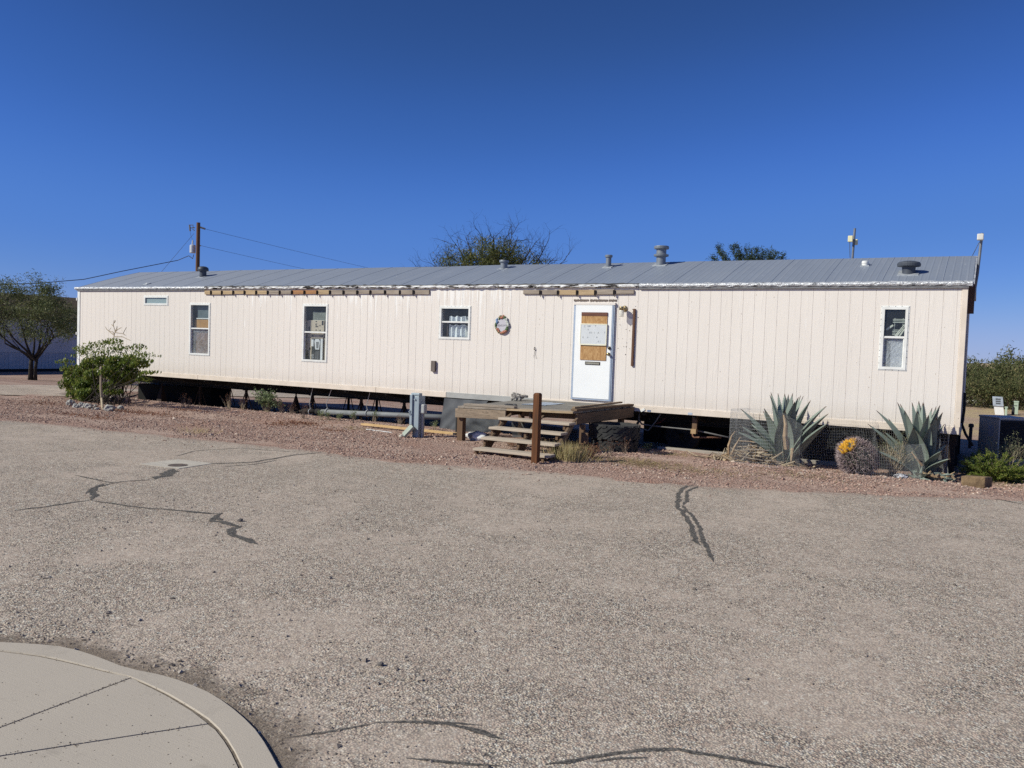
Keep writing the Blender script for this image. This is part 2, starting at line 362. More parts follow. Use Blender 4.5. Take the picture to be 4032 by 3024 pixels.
crack([(q(Q1, [(1165,590),(1140,605),(1090,635),(1030,660)]), .16), (q(Q1, [(1030,660),(820,675),(760,685),(500,632)]), .035),
       (q(Q1, [(760,685),(700,700),(625,718),(590,742),(572,757)]), .05), (q(Q1, [(690,690),(640,720),(622,745),(640,768),(605,800)]), .07),
       (q(Q1, [(90,870),(300,845),(450,820),(600,800)]), .05), (q(Q1, [(600,800),(770,825),(950,850),(1200,870),(1400,890),(1490,890)]), .035),
       (q(Q1, [(1180,868),(1300,878),(1440,893)]), .06), (q(Q1, [(1485,885),(1450,905),(1420,925),(1430,942),(1480,945),(1560,965),(1610,985)]), .07),
       (q(Q1, [(1610,970),(1560,995),(1545,1022),(1600,1050),(1680,1080),(1735,1092)]), .085), (q(Q1, [(1460,915),(1490,935)]), .12)], 'dark tar seam zigzagging across the left half of the lot')
crack([(q(Q1, [(1400,555),(1500,552),(1700,545),(1870,515),(1980,495),(2160,480)]), .06), (q(Q1, [(1480,575),(1700,560),(1860,530)]), .03), (q(Q1, [(1180,505),(1300,470),(1600,450),(1950,475)]), .025)], 'thin tar seam running right from the drain cover')
crack([(q(Q2, [(355,378),(290,382),(248,418),(240,500),(290,560),(322,610),(340,690),(375,720)]), .06), (q(Q2, [(360,382),(295,412),(292,470),(272,490)]), .05),
       (q(Q2, [(262,490),(330,560),(370,620),(385,690),(420,760),(446,812)]), .05)], 'looped dark tar seam below the tyres on the right half')
crack([(q(Q2, [(1975,450),(2080,460),(2230,490)]), .05), (q(Q2, [(2040,452),(2140,458)]), .03)], 'short tar seam at the far right asphalt edge')
qq = lambda l: [(1000+x*.9946, 2500+y*.9946) for x, y in l]
crack([(qq([(120,412),(200,398),(330,378),(480,350)]), .022), (qq([(480,348),(600,344),(760,350),(900,360)]), .03), (qq([(740,352),(860,378),(930,398),(985,416)]), .05)], 'broken dark tar streak right of the kerb')
crack([(qq([(600,488),(700,498),(850,513),(980,521)]), .03), (qq([(1150,516),(1280,495),(1420,473),(1540,455),(1680,458),(1850,483),(1980,508),(2110,530)]), .034), (qq([(1340,506),(1450,490),(1560,486)]), .03)], 'dark wavy tar streak along the bottom of the lot')
# ---- drain cover in its concrete collar
cc = [G(*a, .006) for a in ((548,1827),(704,1846),(838,1825),(700,1809))]; ctr = sum(cc, Vector())/4
m_conc = M('pale_concrete', (.55,.50,.43), (.44,.395,.34), .9, 0, 5, bump=.4, bscale=80, spots=((.24,.21,.18), 9, .66))
m_iron = M('rusted_iron', (.12,.10,.09), (.2,.15,.12), .7, .4, 20, bump=.3)
o = thing('drain_cover', (ctr.x, ctr.y, 0), 'round iron drain cover in a diamond of pale concrete in the asphalt', 'drain cover')
mb = MB(); mb.hexa([c-Vector((0,0,.03)) for c in cc]+[c+Vector((0,0,.004)) for c in cc]); mb.build('concrete_collar', m_conc, o)
mb = MB(); lc = G(700, 1832, .01); mb.lathe([(.13,-.02),(.13,.004),(.11,.006),(.10,.003),(.0,.003)], lc, 28); mb.build('lid', m_iron, o)
# ---- sidewalk corner
m_walk = NT('brushed_concrete'); p = m_walk.pos(); cw = m_walk.mix(m_walk.noise(p, 1.6, 5, .6), (.57,.50,.42), (.48,.42,.355))
cw = m_walk.mix(m_walk.ramp(m_walk.noise(p, 45, 3), [(.66, 0.0), (.74, .5)]), cw, (.27,.23,.195)); cw = m_walk.mix(m_walk.math('MULTIPLY', m_walk.noise(p, 260, 2), .35), cw, (.25,.22,.19))
st = m_walk.ramp(m_walk.noise(m_walk.pos((1,1,1)), 3.0, 6, .7, .6), [(.58, 0.0), (.70, .3)]); cw = m_walk.mix(st, cw, (.24,.205,.175))
br = m_walk.noise(m_walk.pos((3,150,1), (0,0,-.5)), 1.0, 2); m_walk.bump(m_walk.math('ADD', m_walk.noise(p, 180, 3), m_walk.math('MULTIPLY', br, .8)), .4, .003); m_walk = m_walk.fin(cw, .9, 0, .2)
KO = [(0,2526),(120,2531),(235,2541),(329,2562),(430,2600),(500,2629),(564,2641),(646,2656),(730,2682),(817,2717),(885,2758),(940,2800),(990,2846),(1028,2888),(1070,2958),(1105,3024)]
KI = [(0,2559),(90,2570),(176,2582),(265,2602),(353,2623),(440,2645),(520,2664),(585,2695),(646,2723),(705,2758),(764,2794),(805,2820),(840,2847),(875,2888),(905,2929),(930,2975),(952,3024)]
HZ = .03
def curve(px, zz):
    P = [G(*a, zz) for a in px]; a, b = P[0], P[1]; c, e = P[-1], P[-2]
    pre = [a + (a-b).normalized()*k - Vector((0,1,0))*k*k*.05 for k in (6, 2.5, 1.0)]; post = [c + (c-e).normalized()*k - Vector((1,0,0))*k*k*.03 for k in (.4, 1.0, 2.2)]
    return pre + P + post
def resample(P, k):
    d = [0]
    for a, b in zip(P[:-1], P[1:]): d.append(d[-1]+(b-a).length)
    return [Vector((np.interp(s, d, [p.x for p in P]), np.interp(s, d, [p.y for p in P]), P[0].z)) for s in np.linspace(0, d[-1], k)]
O = resample(curve(KO, HZ), 90); I = resample(curve(KI, HZ), 90)
def rise(p): return HZ*(.25 + .75*sstep(-4.4, -2.9, p.x))     # the kerb ramps down flush at the crossing
mb = MB()
for i in range(89):
    a, b, c, e = O[i], O[i+1], I[i+1], I[i]
    sink = [Vector((k.x, k.y, -.05)) for k in (a, b, c, e)]
    top = [Vector((k.x, k.y, HZ - (.02 if k in (c, e) else 0))) for k in (a, b, c, e)]
    rb = lambda k, t_: Vector((k.x+(t_.x-k.x)*.06, k.y+(t_.y-k.y)*.06, HZ))
    a2, b2 = rb(a, e), rb(b, c)
    mb.add([sink[0], sink[1], Vector((a.x,a.y,HZ-.012)), Vector((b.x,b.y,HZ-.012)), a2, b2, e.lerp(a,.05)+Vector((0,0,0)), c.lerp(b,.05), e-Vector((0,0,.03)), c-Vector((0,0,.03))],
           [(0,1,3,2)[::-1], (2,3,5,4)[::-1], (4,5,7,6)[::-1], (6,7,9,8)[::-1]])
tag(mb.build('kerb', m_walk, smooth=False), 'curved pale concrete kerb round the walkway corner', 'kerb', kind='structure')
def inward(P, k): 
    out = []
    for i, p_ in enumerate(P):
        tn = (P[min(i+1, len(P)-1)]-P[max(i-1, 0)]).normalized(); nn = Vector((tn.y, -tn.x, 0)); out.append(p_+nn*k)
    return out
I2 = inward(I, .012)
j1 = (G(520, 2664, HZ), G(0, 2861, HZ)); j2 = (G(817, 2847, HZ), G(0, 2973, HZ))
def nearest(P, q_): return min(range(len(P)), key=lambda i: (P[i]-q_).length)
i1, i2 = nearest(I2, j1[0]), nearest(I2, j2[0])
ext = lambda j: j[1] + (j[1]-j[0]).normalized()*.2
def gap(p_, j, s):
    tn = (j[1]-j[0]).normalized(); return p_ + Vector((-tn.y, tn.x, 0))*s*.0055
slabs = [I2[:i1] + [gap(j1[0], j1, -1), gap(ext(j1), j1, -1)], [gap(ext(j1), j1, 1), gap(j1[0], j1, 1)] + I2[i1+1:i2] + [gap(j2[0], j2, -1), gap(ext(j2), j2, -1)],
         [gap(ext(j2), j2, 1), gap(j2[0], j2, 1)] + I2[i2+1:] + [Vector((-9,-17.5,HZ))]]
mb = MB()
for S in slabs:
    n = len(S); top = [Vector((a.x, a.y, HZ-.004)) for a in S]; bot = [Vector((a.x, a.y, -.04)) for a in S]
    mb.add(top+bot, [tuple(range(n))[::-1]] + [(i, (i+1)%n, n+(i+1)%n, n+i) for i in range(n)])
tag(mb.build('sidewalk', m_walk), 'pale concrete walkway slabs with open joints at the lower left', 'sidewalk', kind='structure')
mb = MB(); S = inward(I, -.03); n = len(S); mb.add([Vector((a.x, a.y, .021)) for a in S]+[Vector((-9,-17.5,.021))], [tuple(range(n+1))[::-1]])
tag(mb.build('joint_fill', M('joint_dirt', (.22,.185,.15), (.10,.08,.065), .95, 0, 40)), 'dark dirt in the joints of the walkway', 'dirt', kind='structure')
# dirt washed up along the kerb
t = NT('kerb_soil'); pp = t.pos(); at = t.n('ShaderNodeAttribute', attribute_name='rnd'); t.bump(t.noise(pp, 90, 4, .7), .9, .012); t.fin(t.mix(t.noise(pp, 50, 4, .7), (.40,.325,.26), (.22,.175,.14)), .95, 0, .1)
al = t.math('ADD', at.outputs['Fac'], t.math('MULTIPLY', t.math('SUBTRACT', t.noise(pp, 5, 7, .72), .5), 2.0)); tr = t.n('ShaderNodeBsdfTransparent'); mx = t.n('ShaderNodeMixShader')
t.l(t.ramp(al, [(.42, 0.0), (1.0, .7)]), mx.inputs[0]); t.l(tr.outputs[0], mx.inputs[1]); t.l(t.b.outputs[0], mx.inputs[2]); t.l(mx.outputs[0], t.out.inputs[0])
mb = MB(); rows = [inward(O, k) for k in (.0, -.05, -.16, -.32, -.6)]
for j, rw in enumerate(rows): mb.r = (1, .85, .55, .25, 0)[j]; mb.add([(p_.x, p_.y, .0115-.001*j) for p_ in rw], [])
mb.f = [[j*90+i, j*90+i+1, (j+1)*90+i+1, (j+1)*90+i] for j in range(4) for i in range(89)]; mb.mi = [0]*len(mb.f)
tag(mb.build('kerb_soil', t.m), 'dark soil washed up along the outside of the kerb', 'soil', kind='stuff')
# ---- loose stones (uncountable)
def stones(name, pts, size, zf, stops, label, cat):
    n = len(pts); base = np.array([(1,0,0),(0,1,0),(-1,0,0),(0,-1,0),(0,0,1),(0,0,-.6)], float)
    tri = np.array([(0,1,4),(1,2,4),(2,3,4),(3,0,4),(1,0,5),(2,1,5),(3,2,5),(0,3,5)])
    sz = np.array(size)[:, None, None]; jit = rng.uniform(.55, 1.35, (n, 6, 3)); ang = rng.uniform(0, 6.28, n)
    v = base[None]*jit; v[:, :, 2] *= .62; v += rng.uniform(-.22, .22, (n, 6, 3))
    c, s = np.cos(ang)[:, None], np.sin(ang)[:, None]; x = v[:, :, 0]*c - v[:, :, 1]*s; y = v[:, :, 0]*s + v[:, :, 1]*c
    v = np.stack([x, y, v[:, :, 2]], 2)*sz; P = np.array(pts)
    v[:, :, 0] += P[:, 0:1]; v[:, :, 1] += P[:, 1:2]; v[:, :, 2] += np.array([zf(a, b) for a, b in pts])[:, None] + sz[:, :, 0]*.2
    f = (np.arange(n)[:, None, None]*6 + tri[None]).reshape(-1, 3)
    me = bpy.data.meshes.new(name); me.from_pydata(v.reshape(-1, 3).tolist(), [], f.tolist())
    a = me.attributes.new('rnd', 'FLOAT', 'POINT'); a.data.foreach_set('value', np.repeat(rng.random(n), 6).astype(np.float32))
    t = NT(name+'_rock'); at = t.n('ShaderNodeAttribute', attribute_name='rnd'); col = t.ramp(at.outputs['Fac'], stops)
    col = t.mix(t.math('MULTIPLY', t.noise(t.pos(), 60, 3), .4), col, (.22,.17,.14)); t.fin(col, .9, 0, .2); me.materials.append(t.m)
    o = bpy.data.objects.new(name, me); C.objects.link(o); return tag(o, label, cat, kind='stuff')
pts = []; sz = []
while len(pts) < 42000:
    x = rng.uniform(-22, 1.6); y = rng.uniform(-6.2, .1)
    dens = .5 + .9*n2(x, y, .8, 5) + .5*n2(x*.35, y*1.4, 1, 8)
    if (y > edge(x)+.05 or (y > edge(x)-.9 and rng.random() < .22*math.exp((y-edge(x))/.3))) and rng.random() < dens and not (y > -.15 and rng.random() < .6): pts.append((x, y)); sz.append(rng.uniform(.007, .022)*(1+.9*(rng.random() < .05)))
stones('loose_gravel', pts, sz, lambda a, b: max(gz(a, b), .004 if b < edge(a) else -9), PAL, 'reddish crushed gravel strewn between the asphalt and the mobile home', 'gravel')
pts = []; sz = []
Op = np.array([(a.x, a.y) for a in O])
while len(pts) < 15000:
    x = rng.uniform(-8, 5); y = rng.uniform(-14.5, -7)
    dk = np.sqrt(((Op-(x, y))**2).sum(1)).min()
    ins = (x < Op[:, 0].max()) and y < np.interp(x, Op[::1, 0], Op[:, 1])
    if ins: continue
    pr = .12 + 1.6*math.exp(-dk/.22) + .35*max(0, n2(x, y, .9, 2))
    if rng.random() < pr*.55: pts.append((x, y)); sz.append(rng.uniform(.003, .0085)*(1+1.3*(rng.random() < .05))*(1+.6*math.exp(-dk/.2)))
stones('loose_pebbles', pts, sz, lambda a, b: .004, [(0,(.09,.08,.075)),(.3,(.30,.25,.215)),(.55,(.40,.34,.29)),(.8,(.26,.22,.2)),(1,(.6,.54,.48))], 'small loose stones scattered over the asphalt by the kerb', 'pebbles')
pts = []; sz = []
for j, n_ in ((j1, 150), (j2, 110)):
    e_ = ext(j)
    for _ in range(n_): s_ = rng.random(); q_ = j[0].lerp(e_, s_); pts.append((q_.x+rng.normal(0, .012), q_.y+rng.normal(0, .012))); sz.append(rng.uniform(.0018, .0048))
for _ in range(220): q_ = I[rng.integers(3, 86)]; pts.append((q_.x+rng.normal(0, .015), q_.y+rng.normal(0, .015))); sz.append(rng.uniform(.0018, .0045))
for _ in range(90): q_ = G(rng.uniform(0, 800), rng.uniform(2680, 3010), HZ); pts.append((q_.x, q_.y)); sz.append(rng.uniform(.0015, .005))
stones('joint_grit', pts, sz, lambda a, b: HZ-.004, [(0,(.10,.08,.07)),(.4,(.28,.23,.18)),(.8,(.42,.36,.29)),(1,(.2,.17,.14))], 'grit and crumbs along the joints of the walkway', 'grit')
mb_rock = M('dark_rock', (.10,.09,.085), (.18,.16,.15), .9, bump=.5, scale=30)
for k, (px, py, s, lb) in enumerate([(1498,2621,.030,'fist-sized dark stone lying on the asphalt right of the kerb'),(947,2053,.045,'small dark stone on the asphalt beside the zigzag tar seam')]):
    g = G(px, py, .004); mb = MB(); mb.blob(g+Vector((0,0,s*.3)), (s*.62, s*.5, s*.4), 5+k, .5); tag(mb.build('stone', mb_rock, origin=g), lb, 'stone', 'loose dark stones on the asphalt')
# ================================================================== THE MOBILE HOME
home = thing('mobile_home', ((XL+XR)/2, 2.13, -.08), 'long cream mobile home with grey metal roof and white boarded-up door', 'mobile home')
# ---- materials
def siding_mat():
    t = NT('cream_siding'); X, Y, Z = t.xyz(); p = t.pos()
    col = t.mix(t.noise(t.pos((1,1,.25)), 1.3, 5, .6), (.80,.74,.69), (.71,.65,.60))
    col = t.mix(t.ramp(t.noise(t.pos((30,1,1.2)), 1.0, 4, .6), [(.55, 0.0), (.75, .35)]), col, (.64,.575,.525))
    # thin old paint on the far left, dirt near the bottom edge
    col = t.mix(t.math('MULTIPLY', t.mapr(X, -13, -21), .5), col, (.66,.60,.55))
    dirt = t.math('MULTIPLY', t.mapr(Z, ZB+.45, ZB+.05), t.noise(t.pos((2,1,.7)), 3, 5, .7)); col = t.mix(t.math('MULTIPLY', dirt, .65), col, (.48,.41,.34))
    spots = t.vor(t.pos((1,1,.5)), 6.5); col = t.mix(t.ramp(spots.outputs['Distance'], [(.035, .75), (.055, 0.0)]), col, (.36,.29,.24))
    # white roof coating that ran down the boards under the ledgers
    dr = t.noise(t.pos((13,1,.55)), 1.0, 3, .75); zone = t.math('MULTIPLY', t.mapr(Z, ZT-1.15, ZT-.12), t.math('MULTIPLY', t.mapr(X, -16.9, -16.2), t.mapr(X, -8.0, -9.6)))
    zone2 = t.math('ADD', zone, t.math('MULTIPLY', t.mapr(Z, ZT-.5, ZT-.05), .35)); zone2 = t.math('MULTIPLY', zone2, t.math('MULTIPLY', t.mapr(X, -19, -18), t.mapr(X, -7, -8)))
    amt = t.ramp(t.math('ADD', dr, t.math('MULTIPLY', zone2, .145)), [(.685, 0.0), (.715, 1.0)]); col = t.mix(amt, col, (.84,.81,.78))
    g1 = t.noise(t.pos((55,1,2.2)), 1.0, 4, .6); g2 = t.noise(t.pos((9,1,.9)), 1.0, 5, .7, 1.8)
    hor = t.noise(t.pos((2,1,70)), 1.0, 2)
    sw = t.math('MULTIPLY', t.ramp(g2, [(.55, 0.0), (.72, 1.0)]), t.noise(t.pos((22,1,9)), 1.0, 4, .7, 2.5))
    t.bump(t.math('ADD', t.math('ADD', t.math('MULTIPLY', g1, .6), t.math('MULTIPLY', hor, .35)), t.math('MULTIPLY', sw, 2.0)), .5, .004)
    return t.fin(col, .72, 0, .25)
m_side = siding_mat()
m_trim = M('cream_trim', (.76,.66,.57), (.66,.57,.48), .75, 0, 3, bump=.2, spots=((.33,.27,.22), 22, .68))
m_galv = M('bare_grey_trim', (.42,.42,.41), (.34,.34,.33), .7, .1, 4, bump=.2, spots=((.25,.22,.2), 18, .68))
m_white = M('white_paint', (.80,.80,.78), (.70,.69,.66), .5, 0, 5, bump=.05)
m_blu = M('blue_grey_frame', (.33,.40,.52), (.42,.47,.56), .5, .3, 14, bump=.2)
m_dark = M('dark_steel', (.028,.027,.027), (.05,.045,.04), .8, .2, 5)
m_under = M('black_underside', (.02,.02,.02), (.035,.03,.028), .95, 0, 3)
m_inner = M('dark_panelling', (.10,.065,.045), (.14,.10,.075), .7, 0, 3, (8,8,1))
m_jrail = M('weathered_rail', (.13,.13,.14), (.22,.22,.23), .6, .4, 8)
def glass():
    t = NT('window_glass'); t.t.nodes.remove(t.b); tr = t.n('ShaderNodeBsdfTransparent'); tr.inputs[0].default_value = (.88,.92,.93,1)
    gl = t.n('ShaderNodeBsdfGlossy'); gl.inputs['Roughness'].default_value = .03
    g = t.n('ShaderNodeNewGeometry'); dp = t.n('ShaderNodeVectorMath', operation='DOT_PRODUCT'); t.l(g.outputs['Incoming'], dp.inputs[0]); t.l(g.outputs['Normal'], dp.inputs[1])
    f5 = t.math('ADD', t.math('MULTIPLY', t.math('POWER', t.math('SUBTRACT', 1.0, t.math('ABSOLUTE', dp.outputs['Value'])), 5.0), .9), .06)
    df = t.n('ShaderNodeBsdfDiffuse'); df.inputs[0].default_value = (.5,.52,.54,1); m2 = t.n('ShaderNodeMixShader'); dust = t.noise(t.pos(), 4, 5, .7)
    t.l(t.math('MULTIPLY', dust, .07), m2.inputs[0]); m1 = t.n('ShaderNodeMixShader'); t.l(f5, m1.inputs[0])
    t.l(tr.outputs[0], m1.inputs[1]); t.l(gl.outputs[0], m1.inputs[2]); t.l(m1.outputs[0], m2.inputs[1]); t.l(df.outputs[0], m2.inputs[2]); t.l(m2.outputs[0], t.out.inputs[0]); return t.m
m_glass = glass()
# ---- openings (x0, x1, z0, z1) surveyed on the wall plane
def rect(f, tl, tr, br, bl):
    a, b, c, e = [W(*f(*k)) for k in (tl, tr, br, bl)]
    return ((a[0]+e[0])/2, (b[0]+c[0])/2, (c[1]+e[1])/2, (a[1]+b[1])/2)
WIN = [rect(R1, (1110,615), (1293,618), (1291,686), (1110,684)), rect(R2, (107,430), (284,432), (276,881), (103,879)), rect(R2, (1095,440), (1308,440), (1299,941), (1082,934)),
       rect(R3, (583,710), (791,712), (786,938), (575,932)), rect(R6, (262,540), (420,540), (400,915), (243,910))]
FW = .045
OPEN = [(a+FW*.6, b-FW*.6, c+FW*.6, e-FW*.6) for a, b, c, e in WIN]
def pieces(x0, x1, z0, z1):
    rs = [(x0, x1, z0, z1)]
    for a, b, c, e in OPEN:
        nr = []
        for p, q_, r, s in rs:
            if q_ <= a or p >= b or s <= c or r >= e: nr.append((p, q_, r, s)); continue
            if p < a: nr.append((p, a, r, s))
            if q_ > b: nr.append((b, q_, r, s))
            m0, m1 = max(p, a), min(q_, b)
            if r < c: nr.append((m0, m1, r, c))
            if s > e: nr.append((m0, m1, e, s))
        rs = nr
    return rs
g0 = W(*R5(278,1100))[0] if 'R5' in globals() else W(2700+278*.603, 850+1100*.603)[0]
mb = MB(); PB = .2032; k0 = math.floor((XL+.11-g0)/PB); xs = []
k = k0
while g0+k*PB < XR-.06:
    a = max(g0+k*PB, XL+.105); b = min(g0+(k+1)*PB, XR-.075); gp = .0030 if k % 6 else .0055
    if b-a > .02:
        for r in pieces(a+gp, b-gp*.6, ZB+.105, ZT):
            x0, x1, z0, z1 = r; mb.add([(x0,0,z0),(x1,0,z0),(x1,0,z1),(x0,0,z1),(x0-.001,.0042,z0),(x1+.001,.0042,z0),(x1+.001,.0042,z1),(x0-.001,.0042,z1)], [(0,1,2,3),(0,3,7,4),(1,5,6,2),(3,2,6,7),(0,4,5,1)])
    k += 1
for r in pieces(XL+.02, XR-.02, ZB+.06, ZT): mb.box(r[0], r[1], .0045, .03, r[2], r[3])
tag(mb.build('front_wall', m_side, home), 'vertically grooved cream siding')
mb = MB(); mb.box(XL, XL+.02, .03, 4.25, ZB, ZT); mb.box(XR-.02, XR, .03, 4.25, ZB, ZT); mb.box(XL, XR, 4.25, 4.27, ZB, ZT)
for x in (XL, XR):
    a, b = (x, x+.02) if x == XL else (x-.02, x)
    mb.add([(a,.03,ZT),(a,4.25,ZT),(a,2.13,ZB+3.08),(b,.03,ZT),(b,4.25,ZT),(b,2.13,ZB+3.08)], [(0,2,1),(3,4,5),(0,3,5,2),(2,5,4,1)])
mb.build('end_wall', m_side, home)
mb = MB(); mb.box(XL+.03, XR-.03, .08, 4.2, ZB+.16, ZB+.2); mb.box(XL+.03, XR-.03, .08, 4.2, ZT-.25, ZT-.22); mb.box(XL+.03, XR-.03, 2.9, 2.93, ZB+.2, ZT-.25)
for x in (-20.4, -16.2, -12.2, -9.3, -4.0): mb.box(x, x+.05, .08, 2.9, ZB+.2, ZT-.25)
mb.build('interior', m_inner, home)
# bottom trim boards, corner trims, end details
xg0, xg1 = W(1757, 1567)[0], W(2130, 1580)[0]
for a, b, mt in ((XL, -18.3, 0), (-18.29, -12.25, 0), (-12.24, xg0, 0), (xg0+.01, xg1, 1), (xg1+.01, -3.44, 0), (-3.43, XR, 0)):
    mb = MB(); mb.box(a, b, -.020, .012, ZB, ZB+.118); tag(mb.build('bottom_trim', m_galv if mt else m_trim, home, bevel=.003), 'bare grey bottom trim behind the steps' if mt else None)
mb = MB(); mb.box(XL-.012, XL+.10, -.016, .011, ZB+.12, ZT); mb.box(XL-.012, XL-.001, .011, .1, ZB, ZT); mb.build('corner_trim', m_white, home, bevel=.003)
mb = MB(); mb.box(XR-.07, XR+.012, -.016, .011, ZB+.12, ZT); mb.box(XR+.001, XR+.012, .011, .09, ZB, ZT); mb.build('corner_trim', m_trim, home, bevel=.003)
mb = MB(); mb.box(XR+.002, XR+.02, .09, 4.2, ZB-.02, ZB+.14); mb.box(XR+.002, XR+.025, 1.2, 1.26, ZB, ZT); mb.build('end_trim', m_galv, home)
# ---- roof
m_roof = NT('blue_grey_metal_roof'); p = m_roof.pos(); cr = m_roof.mix(m_roof.noise(m_roof.pos((1.2,.4,1)), 1.5, 5, .6), (.315,.35,.415), (.255,.285,.345))
cr = m_roof.mix(m_roof.ramp(m_roof.noise(m_roof.pos((14,.6,1)), 1.0, 4, .6), [(.5, 0.0), (.75 , .35)]), cr, (.40,.41,.44)); cr = m_roof.mix(m_roof.ramp(m_roof.vor(p, 2.6).outputs['Distance'], [(.03, .8), (.05, 0.0)]), cr, (.6,.6,.6))
lft = m_roof.mapr(m_roof.xyz()[0], -12, -22); cr = m_roof.mix(m_roof.math('MULTIPLY', lft, .45), cr, (.40,.41,.43))
m_roof.bump(m_roof.noise(p, 3, 3), .25, .03); m_roof = m_roof.fin(cr, .5, .25, .4)
RA, RB = XL-.09, XR+.07
def roof_z(y, x=0):
    s = min(1, max(0, (y+.06)/2.19)); return ZB + 2.455 + .675*s + .018*math.sin(math.pi*s) + .012*n2(x, y, .45, 2)
cols = []; x = RA; i = 0
while x < RB-.02:
    seam = i % 8 == 0; h = .006 if seam else .0028; w0 = .006 if seam else .012
    cols += [(x, 0), (x+w0, h), (x+w0*2, h), (x+w0*3, 0)]; x += .1152; i += 1
cols.append((RB, 0)); ys = [-.06, .25, .6, 1.0, 1.4, 1.8, 2.13]
mb = MB(); nn = len(cols)
for y in ys: mb.v += [(cx_, y, roof_z(y, cx_)+h) for cx_, h in cols]
mb.f = [(j*nn+i, j*nn+i+1, (j+1)*nn+i+1, (j+1)*nn+i) for j in range(len(ys)-1) for i in range(nn-1)]
b = len(mb.v); mb.v += [(RA,2.13,roof_z(2.13)),(RB,2.13,roof_z(2.13)),(RB,4.33,ZB+2.455),(RA,4.33,ZB+2.455),(RB,-.06,ZB+2.43),(RB,2.13,ZB+3.07),(RB,4.33,ZB+2.43)]
top = [((len(ys))*nn-1) - (len(ys)-1-j)*nn for j in range(len(ys))]
mb.f += [(b, b+1, b+2, b+3), tuple(top[::1]) + (b+5, b+4)][0:2]; mb.mi = [0]*len(mb.f); mb.rnd = [.5]*len(mb.v)
roof = mb.build('roof', m_roof, home)
# roof edge strip: silver coated on both ends, torn and tarred along the ledgers
m_silver = M('crinkled_silver_coating', (.46,.47,.50), (.80,.81,.83), .42, .35, 13, (1.5,1,3), .8, .02, 20, .5, .45, .68, ((.25,.26,.28), 9, .60))
m_torn = NT('torn_white_and_tar'); p = m_torn.pos((1.3,1,9)); f = m_torn.noise(p, 2.6, 7, .72); zz = m_torn.xyz()[2]
cc_ = m_torn.ramp(f, [(.44, (.035,.033,.033)), (.465, (.13,.11,.10)), (.48, (.80,.80,.80)), (1, (.88,.88,.87))]); hi = m_torn.mapr(zz, ZT+.045, ZT+.062); cc_ = m_torn.mix(m_torn.math('MULTIPLY', hi, .9), cc_, (.04,.037,.037))
m_torn.bump(f, .9, .02); m_torn = m_torn.fin(cc_, .8, 0, .2)
xa, xb = W(811, 1140)[0], W(2520, 1128)[0]
def strip(x0, x1, mat, amp, nm):
    mb = MB(); n = int((x1-x0)/.03); prof = [(-.022, ZT-.004), (-.058, ZT+.002), (-.072, ZT+.03), (-.066, ZT+.056), (-.03, ZT+.078)]
    for i in range(n+1):
        x = x0+(x1-x0)*i/n
        for j, (y, z) in enumerate(prof): mb.v.append((x, y+amp*n2(x, j, 9, 1), z+amp*n2(x, j*3, 7, 4)+.010*n2(x, 0, .5, 9))); mb.rnd.append(.5)
    mb.f = [(i*5+j, (i+1)*5+j, (i+1)*5+j+1, i*5+j+1) for i in range(n) for j in range(4)]; mb.mi = [0]*len(mb.f)
    return mb.build('roof_edge', mat, home)
strip(RA, xa, m_silver, .010, 'l'); tag(strip(xa+.002, xb, m_torn, .02, 'm'), 'torn roof edge of peeling white coating and black tar'); strip(xb+.002, RB, m_silver, .014, 'r')
mb = MB(); mb.box(XL-.02, xa, -.045, -.001, ZT-.035, ZT-.003); mb.build('gutter_rail', m_jrail, home)
mb = MB(); mb.box(xb, XR+.02, -.045, -.001, ZT-.035, ZT-.003); mb.build('gutter_rail', m_jrail, home)
mb = MB(); mb.box(RB-.012, RB+.006, -.05, .06, ZT-.01, ZT+.05)
mb.beam((RB, -.05, ZB+2.45), (RB, 2.13, ZB+3.12), .02, .06, (1,0,0)); mb.beam((RB, 2.13, ZB+3.12), (RB, 4.33, ZB+2.45), .02, .06, (1,0,0)); mb.build('gable_edge', m_silver, home)
mb = MB(); mb.beam((XR+.05, 1.0, ZT-.4), (XR+.05, 1.0, ZT+.32), .10, .03, (0,1,0)); mb.build('barge_board', M('dark_brown_board', (.12,.07,.05)), home)
